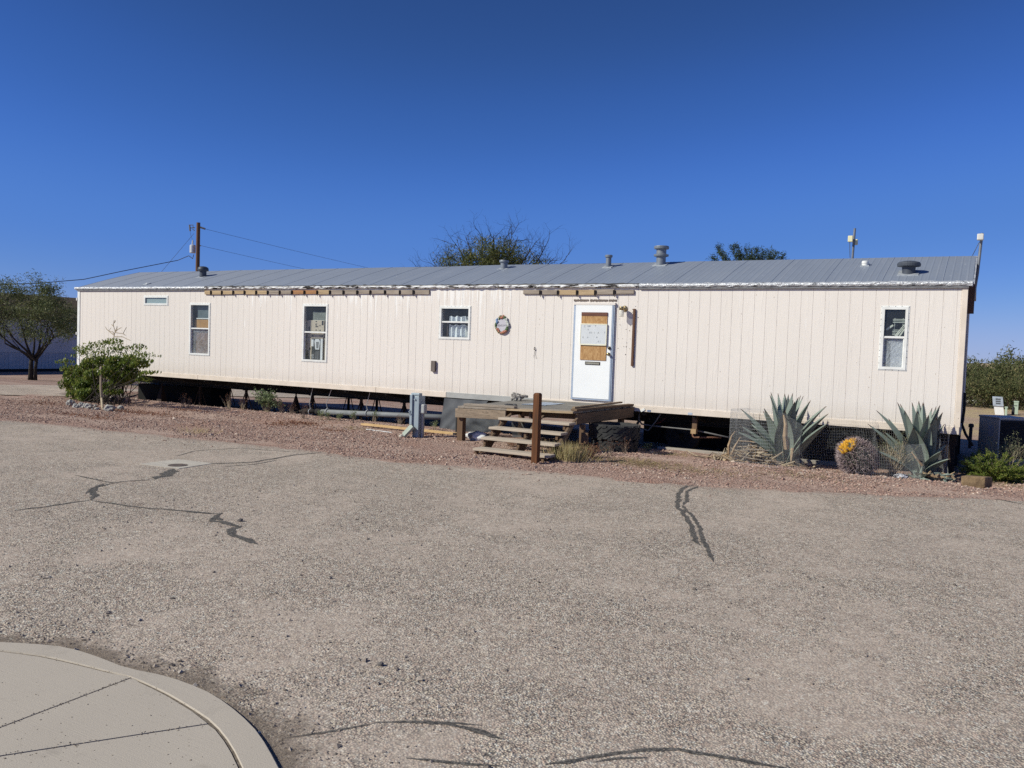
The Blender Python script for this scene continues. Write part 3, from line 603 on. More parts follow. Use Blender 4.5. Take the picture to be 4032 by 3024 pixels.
# ---- ledgers with joist hangers
m_old = wood('old_grey_ledger', (.46,.39,.32), (.27,.22,.18)); m_mid = wood('yellowed_ledger', (.62,.46,.28), (.38,.27,.16)); m_org = wood('rusty_ledger', (.54,.27,.12), (.28,.15,.08))
m_hang = M('black_joist_hanger', (.035,.033,.033), (.06,.05,.045), .7, .3, 20)
def ledger(xs_, zt_, zb_, mats):
    mb = MB(); 
    for i, (a, b) in enumerate(zip(xs_[:-1], xs_[1:])): mb.cur = mats[i % len(mats)]; j1_, j2_, j3_ = R(-.009,.004), R(-.006,.012), R(-.006,.004); mb.hexa([(a,-.040+j3_,zb_+j2_),(b-.004,-.040+j3_,zb_+j2_+R(-.005,.005)),(b-.004,-.0005,zb_+j2_),(a,-.0005,zb_+j2_),(a,-.040+j3_,zt_+j1_),(b-.004,-.040+j3_,zt_+j1_+R(-.006,.004)),(b-.004,-.0005,zt_+j1_),(a,-.0005,zt_+j1_)])
    L = mb.build('ledger_board', [m_mid, m_org, m_old], home, bevel=.002)
    for x in xs_[1:-1]:
        h = MB()
        for s in (-1, 1):
            h.box(x+s*.015-.0025, x+s*.015+.0025, -.066, -.0405, zb_-.008, zt_-.012); h.box(min(x+s*.0176, x+s*.028), max(x+s*.0176, x+s*.028), -.043, -.0405, zb_+.02, zt_-.02)
        h.box(x-.015, x+.015, -.064, -.0405, zb_-.012, zb_-.008)
        h.add([(x-.008,-.06,zb_-.012),(x+.012,-.06,zb_-.012),(x+.03,-.055,zb_-.05),(x+.014,-.052,zb_-.05)], [(0,1,2,3)])
        h.build('joist_hanger', m_hang, home)
s1 = [780+x*.4159 for x in (72,135,238,345,452,562,672,785,900,1018,1140,1260,1388,1518,1642,1780,1922,2050,2196)]
z1 = [W(780+a*.4159, 1090+b*.4159) for a, b in ((72,123),(72,155),(2196,129),(2196,168))]
ledger([W(a, 1150)[0] for a in s1], ZT-.035, ZT-.135, [0,0,0,0,0,0,2,2,1,1,0,2,2,2,2,2,2,2])
s2 = [R4(a, 372)[0] for a in (117,242,370,508,640,778,920)]
zc = [W(*R4(500, b))[1] for b in (350, 388)]
ledger([W(a, 1148)[0] for a in s2], zc[0]-.005, zc[1], [2,2,0,0,2,2])
# ---- windows
def window(r, rails, label):
    x0, x1, z0, z1 = r; mb = MB(); y0, y1 = -.016, .06
    mb.box(x0, x0+FW, y0, y1, z0, z1); mb.box(x1-FW, x1, y0, y1, z0, z1); mb.box(x0+FW, x1-FW, y0, y1, z0, z0+FW); mb.box(x0+FW, x1-FW, y0, y1, z1-FW, z1)
    mb.box(x0-.018, x0, -.006, -.0005, z0-.018, z1+.018); mb.box(x1, x1+.018, -.006, -.0005, z0-.018, z1+.018); mb.box(x0, x1, -.006, -.0005, z0-.018, z0); mb.box(x0, x1, -.006, -.0005, z1, z1+.018)
    for zr in rails: mb.box(x0+FW, x1-FW, .004, .05, zr-.02, zr+.02); mb.box(x0+FW, x1-FW, -.004, .004, zr-.013, zr+.013)
    if rails:
        zr = rails[0]; mb.box(x0+FW, x0+FW+.016, .012, .045, z0+FW, zr-.02); mb.box(x1-FW-.016, x1-FW, .012, .045, z0+FW, zr-.02)
    mb.cur = 1
    nz = max(3, int((z1-z0)/.105)); nx_ = max(3, int((x1-x0)/.09))
    for i in range(nz+1):
        for xx in (x0-.006, x1+.006): mb.lathe([(.006,0),(.006,.004),(.002,.006)], (xx, -.0065, z0+(z1-z0)*i/nz), 6, (0,-1,0))
    for i in range(1, nx_):
        for zz in (z0-.006, z1+.006): mb.lathe([(.006,0),(.006,.004),(.002,.006)], (x0+(x1-x0)*i/nx_, -.0065, zz), 6, (0,-1,0))
    wn = mb.build('window', [m_white, m_jrail], home); tag(wn, label)
    zs = [z0+FW] + list(rails) + [z1-FW]
    for a, b in zip(zs[:-1], zs[1:]):
        g = MB(); yy = .03 if a == zs[0] and rails else .018; g.add([(x0+FW,yy,a),(x1-FW,yy,a),(x1-FW,yy,b),(x0+FW,yy,b)], [(0,1,2,3)]); g.build('pane', m_glass, wn)
    return wn
def blind(wn, x0, x1, z0, z1, y, pitch=.025, skip=()):
    mb = MB(); z = z1
    while z > z0:
        if not any(a < z < b for a, b in skip): mb.add([(x0,y-.010,z-.004),(x1,y-.010,z-.004),(x1,y+.008,z+.006),(x0,y+.008,z+.006)], [(0,1,2,3)])
        z -= pitch
    for xx in (x0+.03, x1-.03): mb.box(xx-.004, xx+.004, y+.009, y+.011, z0-.01, z1+.02)
    return mb.build('blind', M('blind_slat', (.62,.64,.60), (.5,.52,.48), .6), wn)
def film(wn, x0, x1, z0, z1, y, al=.55, seed=0):
    t = NT('plastic_film'); p = t.pos((1,1,1), (0,0,0), (seed,0,0)); t.b.inputs['Base Color'].default_value = (.72,.72,.76,1); t.b.inputs['Roughness'].default_value = .25
    n = t.noise(p, 7, 5, .75, .8); t.bump(t.noise(p, 18, 4, .7, 1.0), 1.0, .03); tr = t.n('ShaderNodeBsdfTransparent'); mx = t.n('ShaderNodeMixShader')
    t.l(t.ramp(n, [(.3, al*.35), (.72, min(1, al*1.35))]), mx.inputs[0]); t.l(tr.outputs[0], mx.inputs[1]); t.l(t.b.outputs[0], mx.inputs[2]); t.l(mx.outputs[0], t.out.inputs[0])
    mb = MB(); k = 14
    for i in range(k+1):
        for j in range(k+1): mb.v.append((x0+(x1-x0)*i/k, y+.008*n2(i*.7+seed, j*.7, 1), z0+(z1-z0)*j/k)); mb.rnd.append(.5)
    mb.f = [(i*(k+1)+j, (i+1)*(k+1)+j, (i+1)*(k+1)+j+1, i*(k+1)+j+1) for i in range(k) for j in range(k)]; mb.mi = [0]*len(mb.f)
    return mb.build('plastic_film', t.m, wn)
w1 = window(WIN[0], [], 'small high frosted window')
fm = M('frosted_pane', (.30,.36,.37), (.36,.42,.43), .35, 0, 2, bump=0); r = WIN[0]; mb = MB(); mb.box(r[0]+FW, r[1]-FW, .022, .026, r[2]+FW, r[3]-FW); mb.build('frosted_sheet', fm, w1)
r = WIN[1]; zr = W(*R2(190, 650))[1]; w2 = window(r, [zr], 'tall window with a cardboard box and cloudy plastic behind it'); film(w2, r[0]+FW, r[1]-FW, r[2]+FW, zr-.02, .045, .34, 3)
mb = MB(); mb.box(r[0]+FW+.10, r[1]-FW, .09, .11, zr+.26, zr+.285); mb.build('inner_rail', m_white, w2); 
mb = MB(); mb.box(r[0]+FW+.10, r[1]-FW, .12, .125, zr+.285, r[3]-FW); mb.build('inner_screen', M('dim_screen', (.10,.13,.14), (.14,.17,.18), .5), w2)
r = WIN[2]; zr = W(*R2(1200, 683))[1]; w3 = window(r, [zr], 'tall window stacked with printed cartons behind it'); blind(w3, r[0]+FW+.15, r[1]-FW-.002, zr+.12, r[3]-FW-.13, .14)
r = WIN[3]; zr = W(*R3(683, 818))[1]; w4 = window(r, [zr], 'square window with white curtains')
mb = MB(); k = 60; xw0 = r[0]+FW+.13; xw1 = r[1]-FW
for part_, (za, zb_) in enumerate(((zr+.005, r[3]-FW-.165), (r[2]+FW, zr-.055))):
    b = len(mb.v)
    for i in range(k+1):
        s = i/k; x = xw0+(xw1-xw0)*s; y = .12+.028*math.sin(s*30+.8*math.sin(s*9)); wob = .012*math.sin(s*21+part_)
        gapk = .55 if .76 < s < .84 else 0
        mb.v += [(x, y+gapk, za+.0*wob), (x, y+.01*math.sin(i)+gapk, (za+zb_)/2), (x, y+gapk, zb_+wob)]; mb.rnd += [0, .5, 1]
    for i in range(k):
        for j in range(2): mb.f.append((b+i*3+j, b+(i+1)*3+j, b+(i+1)*3+j+1, b+i*3+j+1)); mb.mi.append(0)
t = NT('white_curtain'); p = t.pos(); zz = t.xyz()[2]; pat = t.ramp(t.vor(t.pos((1,.2,1)), 11).outputs['Distance'], [(.28, 1.0), (.34, 0.0)]); low = t.mapr(zz, r[2]+FW+.13, r[2]+FW+.10)
dots = t.ramp(t.noise(p, 16, 3, .6), [(.62, 0.0), (.66, .5)]); band = t.math('MULTIPLY', t.mapr(zz, zr-.145, zr-.14), t.mapr(zz, zr-.105, zr-.11))
cu = t.mix(t.math('MULTIPLY', pat, t.math('MULTIPLY', low, .85)), (.74,.76,.78), (.10,.12,.13)); cu = t.mix(t.math('MULTIPLY', band, .0), cu, (.1,.12,.15)); t.fin(cu, .9)
mb.build('curtain', t.m, w4, smooth=True)
mb = MB(); mb.box(r[0]+FW, r[0]+FW+.02, .07, .1, r[2]+FW, r[3]-FW); mb.box(r[0]+FW+.10, r[0]+FW+.115, .08, .1, r[2]+FW, zr); mb.build('inner_jamb', M('brown_jamb', (.10,.06,.05)), w4)
r = WIN[4]; zr = W(*R6(332, 722))[1]; w5 = window(r, [zr], 'tall window with a broken blind and bubbly plastic behind it')
bl = blind(w5, r[0]+FW+.12, r[1]-FW-.01, zr+.03, r[3]-FW-.16, .12, .026, ((zr+.13, zr+.235),))
mb = MB(); sm = M('fallen_slat', (.60,.60,.52), (.5,.5,.43), .6)
for dx, dz in ((0,0),(.03,-.055),(-.02,.02)): mb.beam((r[0]+FW+.19+dx, .085, zr+.02+dz*.4), (r[1]-FW-.01, .085, zr+.2+dz), .02, .022)
mb.beam((r[0]+FW+.03, .09, zr+.13), (r[0]+FW+.13, .09, zr+.21), .02, .03); mb.build('fallen_slats', sm, w5)
mb = MB(); mb.box(r[0]+FW+.115, r[1]-FW-.01, .07, .075, r[2]+FW, zr-.03); mb.build('paper_liner', M('pale_liner', (.58,.58,.62), (.46,.46,.5), .8, 0, 5), w5)
film(w5, r[0]+FW, r[1]-FW, r[2]+FW, zr-.02, .045, .5, 8)
# ---- front door with plywood patch
dx0, dz1 = W(*R4(489, 447)); dx1 = (W(*R4(785, 442))[0]+W(*R4(752, 1158))[0])/2; dz0 = W(*R4(605, 1152))[1]; dx0 = (dx0+W(*R4(459, 1145))[0])/2
mb = MB(); mb.box(dx0+.045, dx1-.05, -.05, -.002, dz0+.03, dz1-.045)
door = mb.build('front_door', M('door_white', (.86,.865,.865), (.83,.83,.83), .45, 0, 3, bump=.06), home, bevel=.004)
mb = MB(); mb.box(dx0, dx0+.04, -.04, -.001, dz0, dz1-.03); mb.box(dx1-.045, dx1-.022, -.052, -.001, dz0, dz1-.03); mb.box(dx1-.020, dx1, -.042, -.001, dz0, dz1-.03); mb.box(dx0+.041, dx1-.046, -.05, -.001, dz0, dz0+.025)
mb.cur = 1; mb.box(dx0-.005, dx1+.01, -.055, -.001, dz1-.042, dz1+.004); mb.box(dx1+.001, dx1+.028, -.01, -.001, dz0, dz1-.045); mb.box(dx0-.028, dx0-.001, -.008, -.001, dz0, dz1-.045)
mb.build('door_frame', [m_blu, m_side], door)
m_ply = NT('plywood'); p = m_ply.pos((9,1,1.1)); f = m_ply.noise(p, 1.6, 5, .6, 1.6); m_ply = m_ply.fin(m_ply.mix(m_ply.ramp(m_ply.math('FRACT', m_ply.math('MULTIPLY', f, 7)), [(.3, 0.0), (.6, 1.0)]), (.52,.32,.15), (.37,.20,.085)), .8, 0, .2)
pl = [W(*R4(a, b), -.05) for a, b in ((537,540),(722,545),(713,867),(524,866))]
mb = MB(); mb.box((pl[0][0]+pl[3][0])/2, (pl[1][0]+pl[2][0])/2, -.064, -.0505, pl[2][1], pl[0][1]); mb.build('plywood_patch', m_ply, door)
a = W(*R4(538, 515), -.05); b = W(*R4(724, 543), -.05); mb = MB(); mb.box(a[0], b[0], -.072, -.0505, b[1], a[1]); mb.build('wood_strip', wood('brown_strip', (.22,.10,.075), (.14,.065,.05)), door)
a = W(*R4(561, 872), -.05); b = W(*R4(668, 900), -.05); mb = MB(); mb.box(a[0], b[0], -.058, -.0505, b[1], a[1]); mb.cur = 1; mb.box(a[0]+.015, b[0]-.015, -.066, -.0585, b[1]+.012, a[1]-.014)
m_brass = M('old_brass', (.50,.40,.22), (.32,.25,.14), .35, .9, 20, bump=0); m_bronze = M('dark_bronze', (.08,.065,.05), (.05,.04,.03), .4, .6, 20)
mb.build('mail_slot', [m_bronze, M('pale_brass', (.62,.56,.42), None, .3, .8)], door)
for f, mt, nm in (((735,775), m_bronze, 'deadbolt'), ((731,820), m_brass, 'door_knob')):
    x, z = W(*R4(*f), -.06); mb = MB(); mb.lathe([(.033,0),(.033,.01),(.014,.014),(.014,.035),(.026,.045),(.028,.06),(.018,.07),(0,.072)] if nm == 'door_knob' else [(.033,0),(.032,.02),(.024,.03),(0,.031)], (x, -.0505, z), 20, (0,-1,0)); mb.build(nm, mt, door, smooth=True)
mt = M('torn_tar_paper', (.20,.16,.14), (.11,.09,.08), .95, 0, 30, bump=.6)
for a, b in ((218,640),(675,1185),(1210,1440)):
    mb = MB(); n = 24; xa_, xb_ = W(*QD(a, 98))[0], W(*QD(b, 98))[0]; za, zb_ = W(*QD(830, 66))[1], W(*QD(830, 124))[1]
    for i in range(n+1):
        x = xa_+(xb_-xa_)*i/n; mb.v += [(x, -.009, za+.012*n2(x, 0, 30)), (x, -.0045, za+.012*n2(x, 0, 30)), (x, -.009, zb_+.014*n2(x, 5, 26)), (x, -.0045, zb_+.014*n2(x, 5, 26))]; mb.rnd += [.5]*4
    mb.f = [(i*4, i*4+2, i*4+6, i*4+4) for i in range(n)] + [(i*4+2, i*4+3, i*4+7, i*4+6) for i in range(n)]; mb.mi = [0]*len(mb.f); mb.build('torn_flashing', mt, home)
# ---- wall lamp, strips, hook, small plates
x, z = W(*QD(1660, 330)); lamp = MB(); lamp.lathe([(.062,0),(.062,.008),(.05,.022),(.02,.03),(0,.03)], (x, -.0005, z), 24, (0,-1,0)); lamp.tube([(x,-.03,z+.01),(x-.004,-.085,z+.025),(x-.008,-.13,z+.015)], .012, 8)
lamp.lathe([(.048,.035),(.052,.02),(.052,-.03),(.046,-.035)], (x-.008,-.135,z), 20); L = lamp.build('wall_lamp', m_brass, home, smooth=True)
t = NT('lamp_glass'); t.b.inputs['Base Color'].default_value = (.85,.83,.74,1); t.b.inputs['Roughness'].default_value = .12; tr = t.n('ShaderNodeBsdfTransparent'); mx = t.n('ShaderNodeMixShader'); mx.inputs[0].default_value = .55
t.l(tr.outputs[0], mx.inputs[1]); t.l(t.b.outputs[0], mx.inputs[2]); t.l(mx.outputs[0], t.out.inputs[0])
mb = MB(); mb.lathe([(.044,-.03),(.048,-.06),(.048,-.15),(.038,-.165),(0,-.165)], (x-.008,-.135,z), 20); mb.build('lamp_shade', t.m, L, smooth=True)
a = W(2400+597*.1688, 1180+215*.1688); b = W(2400+520*.1688, 1180+1548*.1688); xm = (a[0]+b[0])/2
mb = MB(); mb.box(xm-.018, xm+.026, -.04, -.0005, b[1], a[1]); mb.build('wood_batten', wood('dark_batten', (.20,.10,.06), (.10,.055,.04), 2), home, bevel=.003)
a = W(*R3(529, 1083)); b = W(*R3(556, 1158)); mb = MB(); mb.box(a[0], b[0]-.01, -.06, -.0005, b[1], a[1]); mb.build('wood_block', wood('grey_block', (.24,.20,.18), (.14,.115,.105), 2), home, bevel=.004)
x, z = W(*R3(1233, 1000)); mb = MB(); mb.tube([(x,-.001,z+.03),(x,-.03,z+.02),(x+.003,-.034,z-.01),(x-.004,-.025,z-.025),(x+.002,-.012,z-.01)], .007, 6); pts = [(x+.01*math.sin(k*1.7)-.012*(k > 4), -.012, z-.02-.05*k*.42) for k in range(9)]; mb.tube(pts, .0022, 4)
pts = [(x+.012+.006*math.sin(k)+.003*k, -.012, z-.02-.021*k) for k in range(10)]; mb.tube(pts, .0022, 4); mb.build('wall_hook', m_hang, home)
for (f1, f2), mtl in ((((722,228),(782,262)), M('blue_plate', (.10,.14,.24), (.35,.4,.5), .4, 0, 30)), (((1405,272),(1475,312)), M('pale_blue_plate', (.50,.56,.66), None, .5))):
    a = W(*Q6(*f1)); b = W(*Q6(*f2)); mb = MB(); mb.box(a[0], b[0], -.024, -.0205, max(b[1], ZB+.004), a[1]); mb.build('data_plate', mtl, home)
a = W3(*Q6(607,250), -.03); b = W3(*Q6(675,215), -.03); mb = MB(); mb.beam(a, b, .012, .045); mb.build('white_bracket', m_white, home, bevel=.003)
mt = M('white_bracket_metal', (.7,.68,.66))
for fy in (640, 903):
    a = W(*R1(583, fy)); mb = MB(); mb.box(XL-.06, XL-.0125, -.03, .05, a[1]-.04, a[1]+.04); mb.build('corner_bracket', mt, home)
# dots and scars of old fixings right of the door
msc = M('old_screw_hole', (.16,.13,.12))
for a, b in ((1515,620),(1520,770),(1535,800),(1810,790),(1830,815),(1475,1180),(1815,1185),(1595,1180),(1470,1455),(1800,1465),(1635,1405),(1700,1410),(1880,345),(1880,435),(1970,262),(2040,578),(2015,965),(1700,915),(1800,955),(1715,1300),(1680,1630)):
    x, z = W(*QD(a, b)); mb = MB(); mb.lathe([(R(.006,.013),0),(.003,.002)], (x+R(-.002,.002), -.001, z), 7, (0,-1,0)); mb.build('screw_hole', msc, home)
# ---- roof fittings
def roofpt(px, py):
    v = ray(px, py); q_ = CAM
    for k in range(9000):
        q_ = CAM+v*(10+k*.004)
        if -.06 < q_.y < 2.13 and q_.z < roof_z(q_.y): return q_
    print('roof missed', px, py); return CAM+v*18
m_vent = M('grey_vent_metal', (.23,.25,.28), (.17,.19,.22), .5, .3, 6); m_dvent = M('dark_vent_cap', (.085,.095,.115), (.06,.068,.085), .5, .2, 6); m_fl = M('white_flashing', (.42,.44,.47), (.28,.30,.33), .6, .1, 14)
def vent(px, py, prof, mat, flash=.16, lean=0):
    q_ = roofpt(px, py); f = MB(); sl = (.72/2.19); f.hexa([(q_.x+sx*flash*.75, q_.y+sy*flash*.7, q_.z+sy*flash*.7*sl*1.05+dz) for dz in (.004, .022) for sx, sy in ((-1,-1),(1,-1),(1,1),(-1,1))])
    mb = MB(); mb.lathe([(r_q, h-.05) for r_q, h in prof], q_, 28, (lean,0,1)); v_ = mb.build('roof_vent', mat, home, smooth=False)
    f.build('flashing', m_fl, v_); return v_
vent(*R1(1560, 470), [(.095,0),(.095,.22),(.15,.225),(.155,.27),(.14,.32),(.08,.35),(0,.36)], m_dvent, .2)
vent(*R3(1020, 452), [(.075,0),(.085,.2),(.11,.2),(.115,.235),(.11,.25),(0,.255)], m_vent, .17)
vent(*R4(729, 188), [(.06,0),(.06,.26),(.082,.265),(.085,.30),(.075,.315),(0,.316)], m_vent, .14)
vent(*R4(1110, 172), [(.10,0),(.10,.22),(.155,.235),(.16,.27),(.105,.285),(.105,.38),(.155,.39),(.16,.43),(.15,.45),(0,.46)], m_vent, .2)
vent(*R6(160, 297), [(.055,0),(.055,.09),(.06,.09),(.06,.13),(.05,.14),(0,.14)], m_white, .10)
vent(*R6(418, 345), [(.10,0),(.11,.17),(.185,.18),(.19,.22),(.17,.25),(.09,.27),(0,.272)], m_dvent, .22)
vent(*R1(1130, 525), [(.05,0),(.045,.06),(.015,.08),(0,.10)], m_white, .11)
# ---- chassis
mb = MB(); mb.box(-6.4, XR-.03, 4.215, 4.235, -.12, ZB+.004); mb.box(-6.4, XR-.03, 2.05, 2.06, -.2, ZB+.0); tag(mb.build('shade_backing', M('shade_black', (.012,.012,.012), (.02,.02,.02), .7), home), 'black sheet added to darken the right part of the underside')  # added black sheets: block bounce light and make the underside read as deep shade
mb = MB(); mb.box(XL+.02, XR-.02, .06, 4.2, ZB+.005, ZB+.10); mb.build('underbelly', m_under, home)
for y in (.85, 3.3):
    mb = MB(); mb.box(XL+.3, XR-.15, y-.06, y+.06, ZB-.26, ZB-.245); mb.box(XL+.3, XR-.15, y-.006, y+.006, ZB-.245, ZB+.005); mb.box(XL+.3, XR-.15, y-.06, y+.06, ZB-.012, ZB+.003); mb.build('chassis_beam', m_dark, home)
x = XL+.6
while x < XR-.3:
    mb = MB(); mb.hexa([(x-.02,.03,ZB-.05),(x+.02,.03,ZB-.05),(x+.02,.78,ZB-.18),(x-.02,.78,ZB-.18),(x-.02,.03,ZB+.004),(x+.02,.03,ZB+.004),(x+.02,.78,ZB+.004),(x-.02,.78,ZB+.004)]); mb.build('outrigger', m_dark, home); x += 1.22
# ================================================================== DECK AND STEPS
m_deck = wood('weathered_deck', (.46,.39,.32), (.27,.225,.185)); m_deckx = wood('weathered_deck_dark', (.34,.315,.28), (.13,.125,.12))
m_beam = wood('brown_beam', (.24,.165,.105), (.15,.10,.065)); m_beamy = wood('brown_beam_deep', (.21,.14,.09), (.13,.085,.055), 1); m_postz = wood('brown_post_wood', (.23,.145,.09), (.13,.08,.05), 2)
m_tread = wood('sun_bleached_tread', (.62,.52,.42), (.45,.37,.29), 0)
FL, FR, BR, BL = Vector((-8.40,-2.42,ZB+.045)), Vector((-6.20,-2.06,ZB+.075)), Vector((-5.88,-.035,ZB+.105)), Vector((-8.25,-.035,ZB+.085))
def dk(u, v, dz=0): return FL.lerp(FR, u).lerp(BL.lerp(BR, u), v) + Vector((0,0,dz))
deck = thing('wooden_deck', (-7.2,-1.2,-.05), 'weathered timber landing deck in front of the white door', 'deck')
nb = 16
for part_ in range(1):
    mb = MB()
    for k in range(nb):
        v0, v1 = k/nb+.002, (k+1)/nb-.003; j = R(-.008, .008); e0, e1 = R(-.006, .006), R(-.006, .008)
        mb.cur = 1 if k > 1 else 0
        mb.hexa([dk(e0,v0,-.036+j*.3), dk(1+e1,v0,-.036+j*.3), dk(1+e1,v1,-.036+j*.3), dk(e0,v1,-.036+j*.3), dk(e0,v0,j*.3), dk(1+e1,v0,j*.3), dk(1+e1,v1,j*.3), dk(e0,v1,j*.3)])
    mb.build('deck_boards', [m_deck, m_deckx], deck)
ux = (FR-FL).normalized(); vy = (BL-FL).normalized()
uA = .44
mb = MB(); a = dk(-.005,-.018,-.125); b = dk(uA,-.018,-.125); mb.beam(a, b, .042, .165); mb.build('front_beam', wood('old_grey_beam', (.46,.36,.26), (.27,.205,.15)), deck, bevel=.004)
mb = MB(); mb.beam(dk(uA,.22,-.115), dk(.97,.22,-.115), .04, .12); mb.build('inner_beam', m_beam, deck)
mb = MB(); mb.beam(dk(uA+.003,-.012,-.02), dk(1.0,-.012,-.02), .03, .036); mb.build('nosing_board', wood('yellow_nosing', (.66,.49,.31), (.44,.32,.2)), deck)
mb = MB(); mb.beam(dk(1.01,.02,-.14), dk(1.012,.985,-.125), .042, .19); mb.build('side_beam', m_beamy, deck, bevel=.004)
mb = MB(); mb.beam(dk(-.01,.02,-.13), dk(-.01,.98,-.13), .042, .16); mb.build('side_beam', m_beamy, deck)
for u in (.3, .62):
    mb = MB(); mb.beam(dk(u,.03,-.115), dk(u,.97,-.115), .04, .14); mb.build('joist', m_beamy, deck)
for u, v, w_, dzt, in ((.018,.03,.12,-.04),(1.03,.09,.085,-.24),(.95,.90,.10,-.06),(.02,.9,.1,-.06)):
    q_ = dk(u, v); mb = MB(); mb.box(q_.x-w_/2, q_.x+w_/2, q_.y-w_/2, q_.y+w_/2, gz(q_.x, q_.y)-.05, q_.z+dzt); mb.build('deck_post', m_postz, deck, bevel=.004)
# loose boards lying on the deck
def loose(nm, a, b, w_, h, mt, lb, tilt=0):
    mb = MB(); mb.beam(a, b, w_, h); tag(mb.build(nm, mt, origin=(Vector(a)+Vector(b))/2, bevel=.003), lb, 'board', 'loose boards on the deck')
loose('loose_board', dk(.02,.07,.022), dk(.50,.02,.022), .14, .038, m_deck, 'grey weathered board lying along the left front edge of the deck')
loose('loose_board', dk(.985,.03,.022), dk(1.0,.97,.022), .13, .036, m_beamy, 'brown board lying flat along the right edge of the deck')
loose('loose_board', dk(.965,.06,.056), dk(.965,.86,.075), .06, .032, wood('pale_batten', (.36,.27,.18), (.24,.17,.11), 1), 'narrow batten lying on top of another board at the right deck edge')
# skull, glove, cloth, little stick
m_bone = M('weathered_bone', (.46,.43,.39), (.12,.105,.10), .85, 0, 14, bump=.7, lo=.42, hi=.58)
q_ = W3(*R7(705, 200), -.55); c = Vector((q_.x, q_.y, dk((q_.x-FL.x)/(FR.x-FL.x)*1.0, .78).z+.0))
sk_ = MB(); sk_.blob(c+Vector((-.07,0,.085)), (.10,.085,.075), 3, .55, 3); sk_.blob(c+Vector((.03,-.01,.085)), (.09,.06,.06), 8, .5, 3); sk_.tube([c+Vector((.07,-.01,.10)), c+Vector((.15,-.01,.105)), c+Vector((.22,-.01,.10))], [.045,.030,.022], 10)
sk_.tube([c+Vector((-.12,-.03,.05)), c+Vector((-.13,-.05,.0))], [.025,.018], 7); sk_.tube([c+Vector((-.03,-.05,.06)), c+Vector((-.03,-.07,.0))], [.03,.02], 7); sk_.tube([c+Vector((.05,-.04,.06)), c+Vector((.05,-.05,.0))], [.022,.02], 7); sk_.tube([c+Vector((-.13,.04,.12)), c+Vector((-.17,.04,.14))], [.022,.01], 7)
tag(sk_.build('animal_skull', m_bone, origin=c, smooth=True), 'weathered grey animal skull with a long snout on the deck', 'skull')
c = dk(.27,.30,.012); mb = MB(); mb.blob(c, (.11,.05,.022), 4, .6, 2); mb.blob(c+Vector((.1,.02,.0)), (.06,.03,.018), 9, .5, 2); tag(mb.build('work_glove', M('black_glove', (.03,.03,.033), (.10,.10,.11), .7, 0, 30), origin=c), 'crumpled black glove on the left part of the deck', 'glove')
mb = MB(); k = 10; c0 = dk(.42,.45,.004)
for i in range(k+1):
    for j in range(k+1):
        p_ = dk(.30+.22*i/k+.01*n2(i,j,.4), .42+.34*j/k+.015*n2(i,j,.5,4), .006+.012*abs(n2(i,j,.6,2))); mb.v.append(p_); mb.rnd.append(.5)
mb.f = [(i*(k+1)+j, (i+1)*(k+1)+j, (i+1)*(k+1)+j+1, i*(k+1)+j+1) for i in range(k) for j in range(k)]; mb.mi = [0]*len(mb.f)
tag(mb.build('door_mat', M('faded_blue_mat', (.20,.26,.36), (.42,.45,.5), .8, 0, 7, (1,6,1)), origin=c0), 'flat faded blue mat spread on the deck beside the skull', 'mat')
# ---- steps
steps = thing('wooden_steps', (-6.9,-2.8,0), 'bleached four-tread timber steps leading up to the deck', 'steps')
STEP = [(-3.72,.105),(-3.36,.25),(-3.0,.395),(-2.64,.535)]
sx0, sx1 = -7.36, -5.97; TR = [(G(1857,1769,z).y, z) if 0 else (y, z) for y, z in STEP]
for k, (yf, z) in enumerate(TR):
    mb = MB(); j = R(-.015,.015) + (.10,.05,-.02,-.06)[k]
    mb.hexa([(sx0+j,yf+.01,z-.042),(sx1+j,yf+.03,z-.045),(sx1+j,yf+.29,z-.045),(sx0+j,yf+.27,z-.042),(sx0+j,yf+.01,z),(sx1+j,yf+.03,z-.003),(sx1+j,yf+.29,z-.003),(sx0+j,yf+.27,z)])
    tag(mb.build('tread', m_tread, steps, bevel=.006))
    for u in (.03, .5, .93):
        x = sx0+(sx1-sx0)*u; mb = MB(); zb = TR[k-1][1]-.0 if k else gz(x, yf)-.02
        x += (.10,.05,-.02,-.06)[k]; mb.box(x-.022, x+.022, yf+.06, yf+.13, gz(x,yf)-.02 if k == 0 else z-.125, z-.046); mb.build('riser_block', m_postz, steps)
def stringer(x):
    mb = MB(); mb.hexa([(x+.06,-3.62,-.04),(x+.10,-3.62,-.04),(x+.10,-3.30,-.04),(x+.06,-3.30,-.04),(x-.08,-2.52,.485),(x-.04,-2.52,.485),(x-.04,-2.20,.60),(x-.08,-2.20,.60)]); mb.build('stringer', m_beamy, steps)
stringer(sx1-.035); stringer((sx0+sx1)/2); stringer(sx0+.05)
mb = MB(); mb.box(sx1+.04, sx1+.16, -2.30, -2.26, .18, .36); mb.build('brace_block', m_postz, steps)
# ---- square brown post at the foot of the steps
q_ = G(*R7(868, 872), 0); pt = W3(*R7(897, 128), q_.y); hh = pt.z; mb = MB(); w_ = .052; ch = .02
prof = []
for z, k in ((-.1, 1), (hh-.025, 1), (hh, .72)):
    r_q = w_*k; prof.append([(q_.x+sx*r_q - (0), q_.y+w_+sy*r_q, z) for sx, sy in ((-1,-1),(1,-1),(1,1),(-1,1))])
vs_ = [p for r_q in prof for p in r_q]; mb.add(vs_, [(i*4+j, i*4+(j+1)%4, (i+1)*4+(j+1)%4, (i+1)*4+j) for i in range(2) for j in range(4)] + [(8,9,10,11)])
post = mb.build('wooden_post', wood('red_brown_post', (.19,.075,.032), (.10,.042,.02), 2), origin=(q_.x, q_.y+w_, 0), bevel=.006); tag(post, 'reddish brown square timber post standing before the steps', 'post')
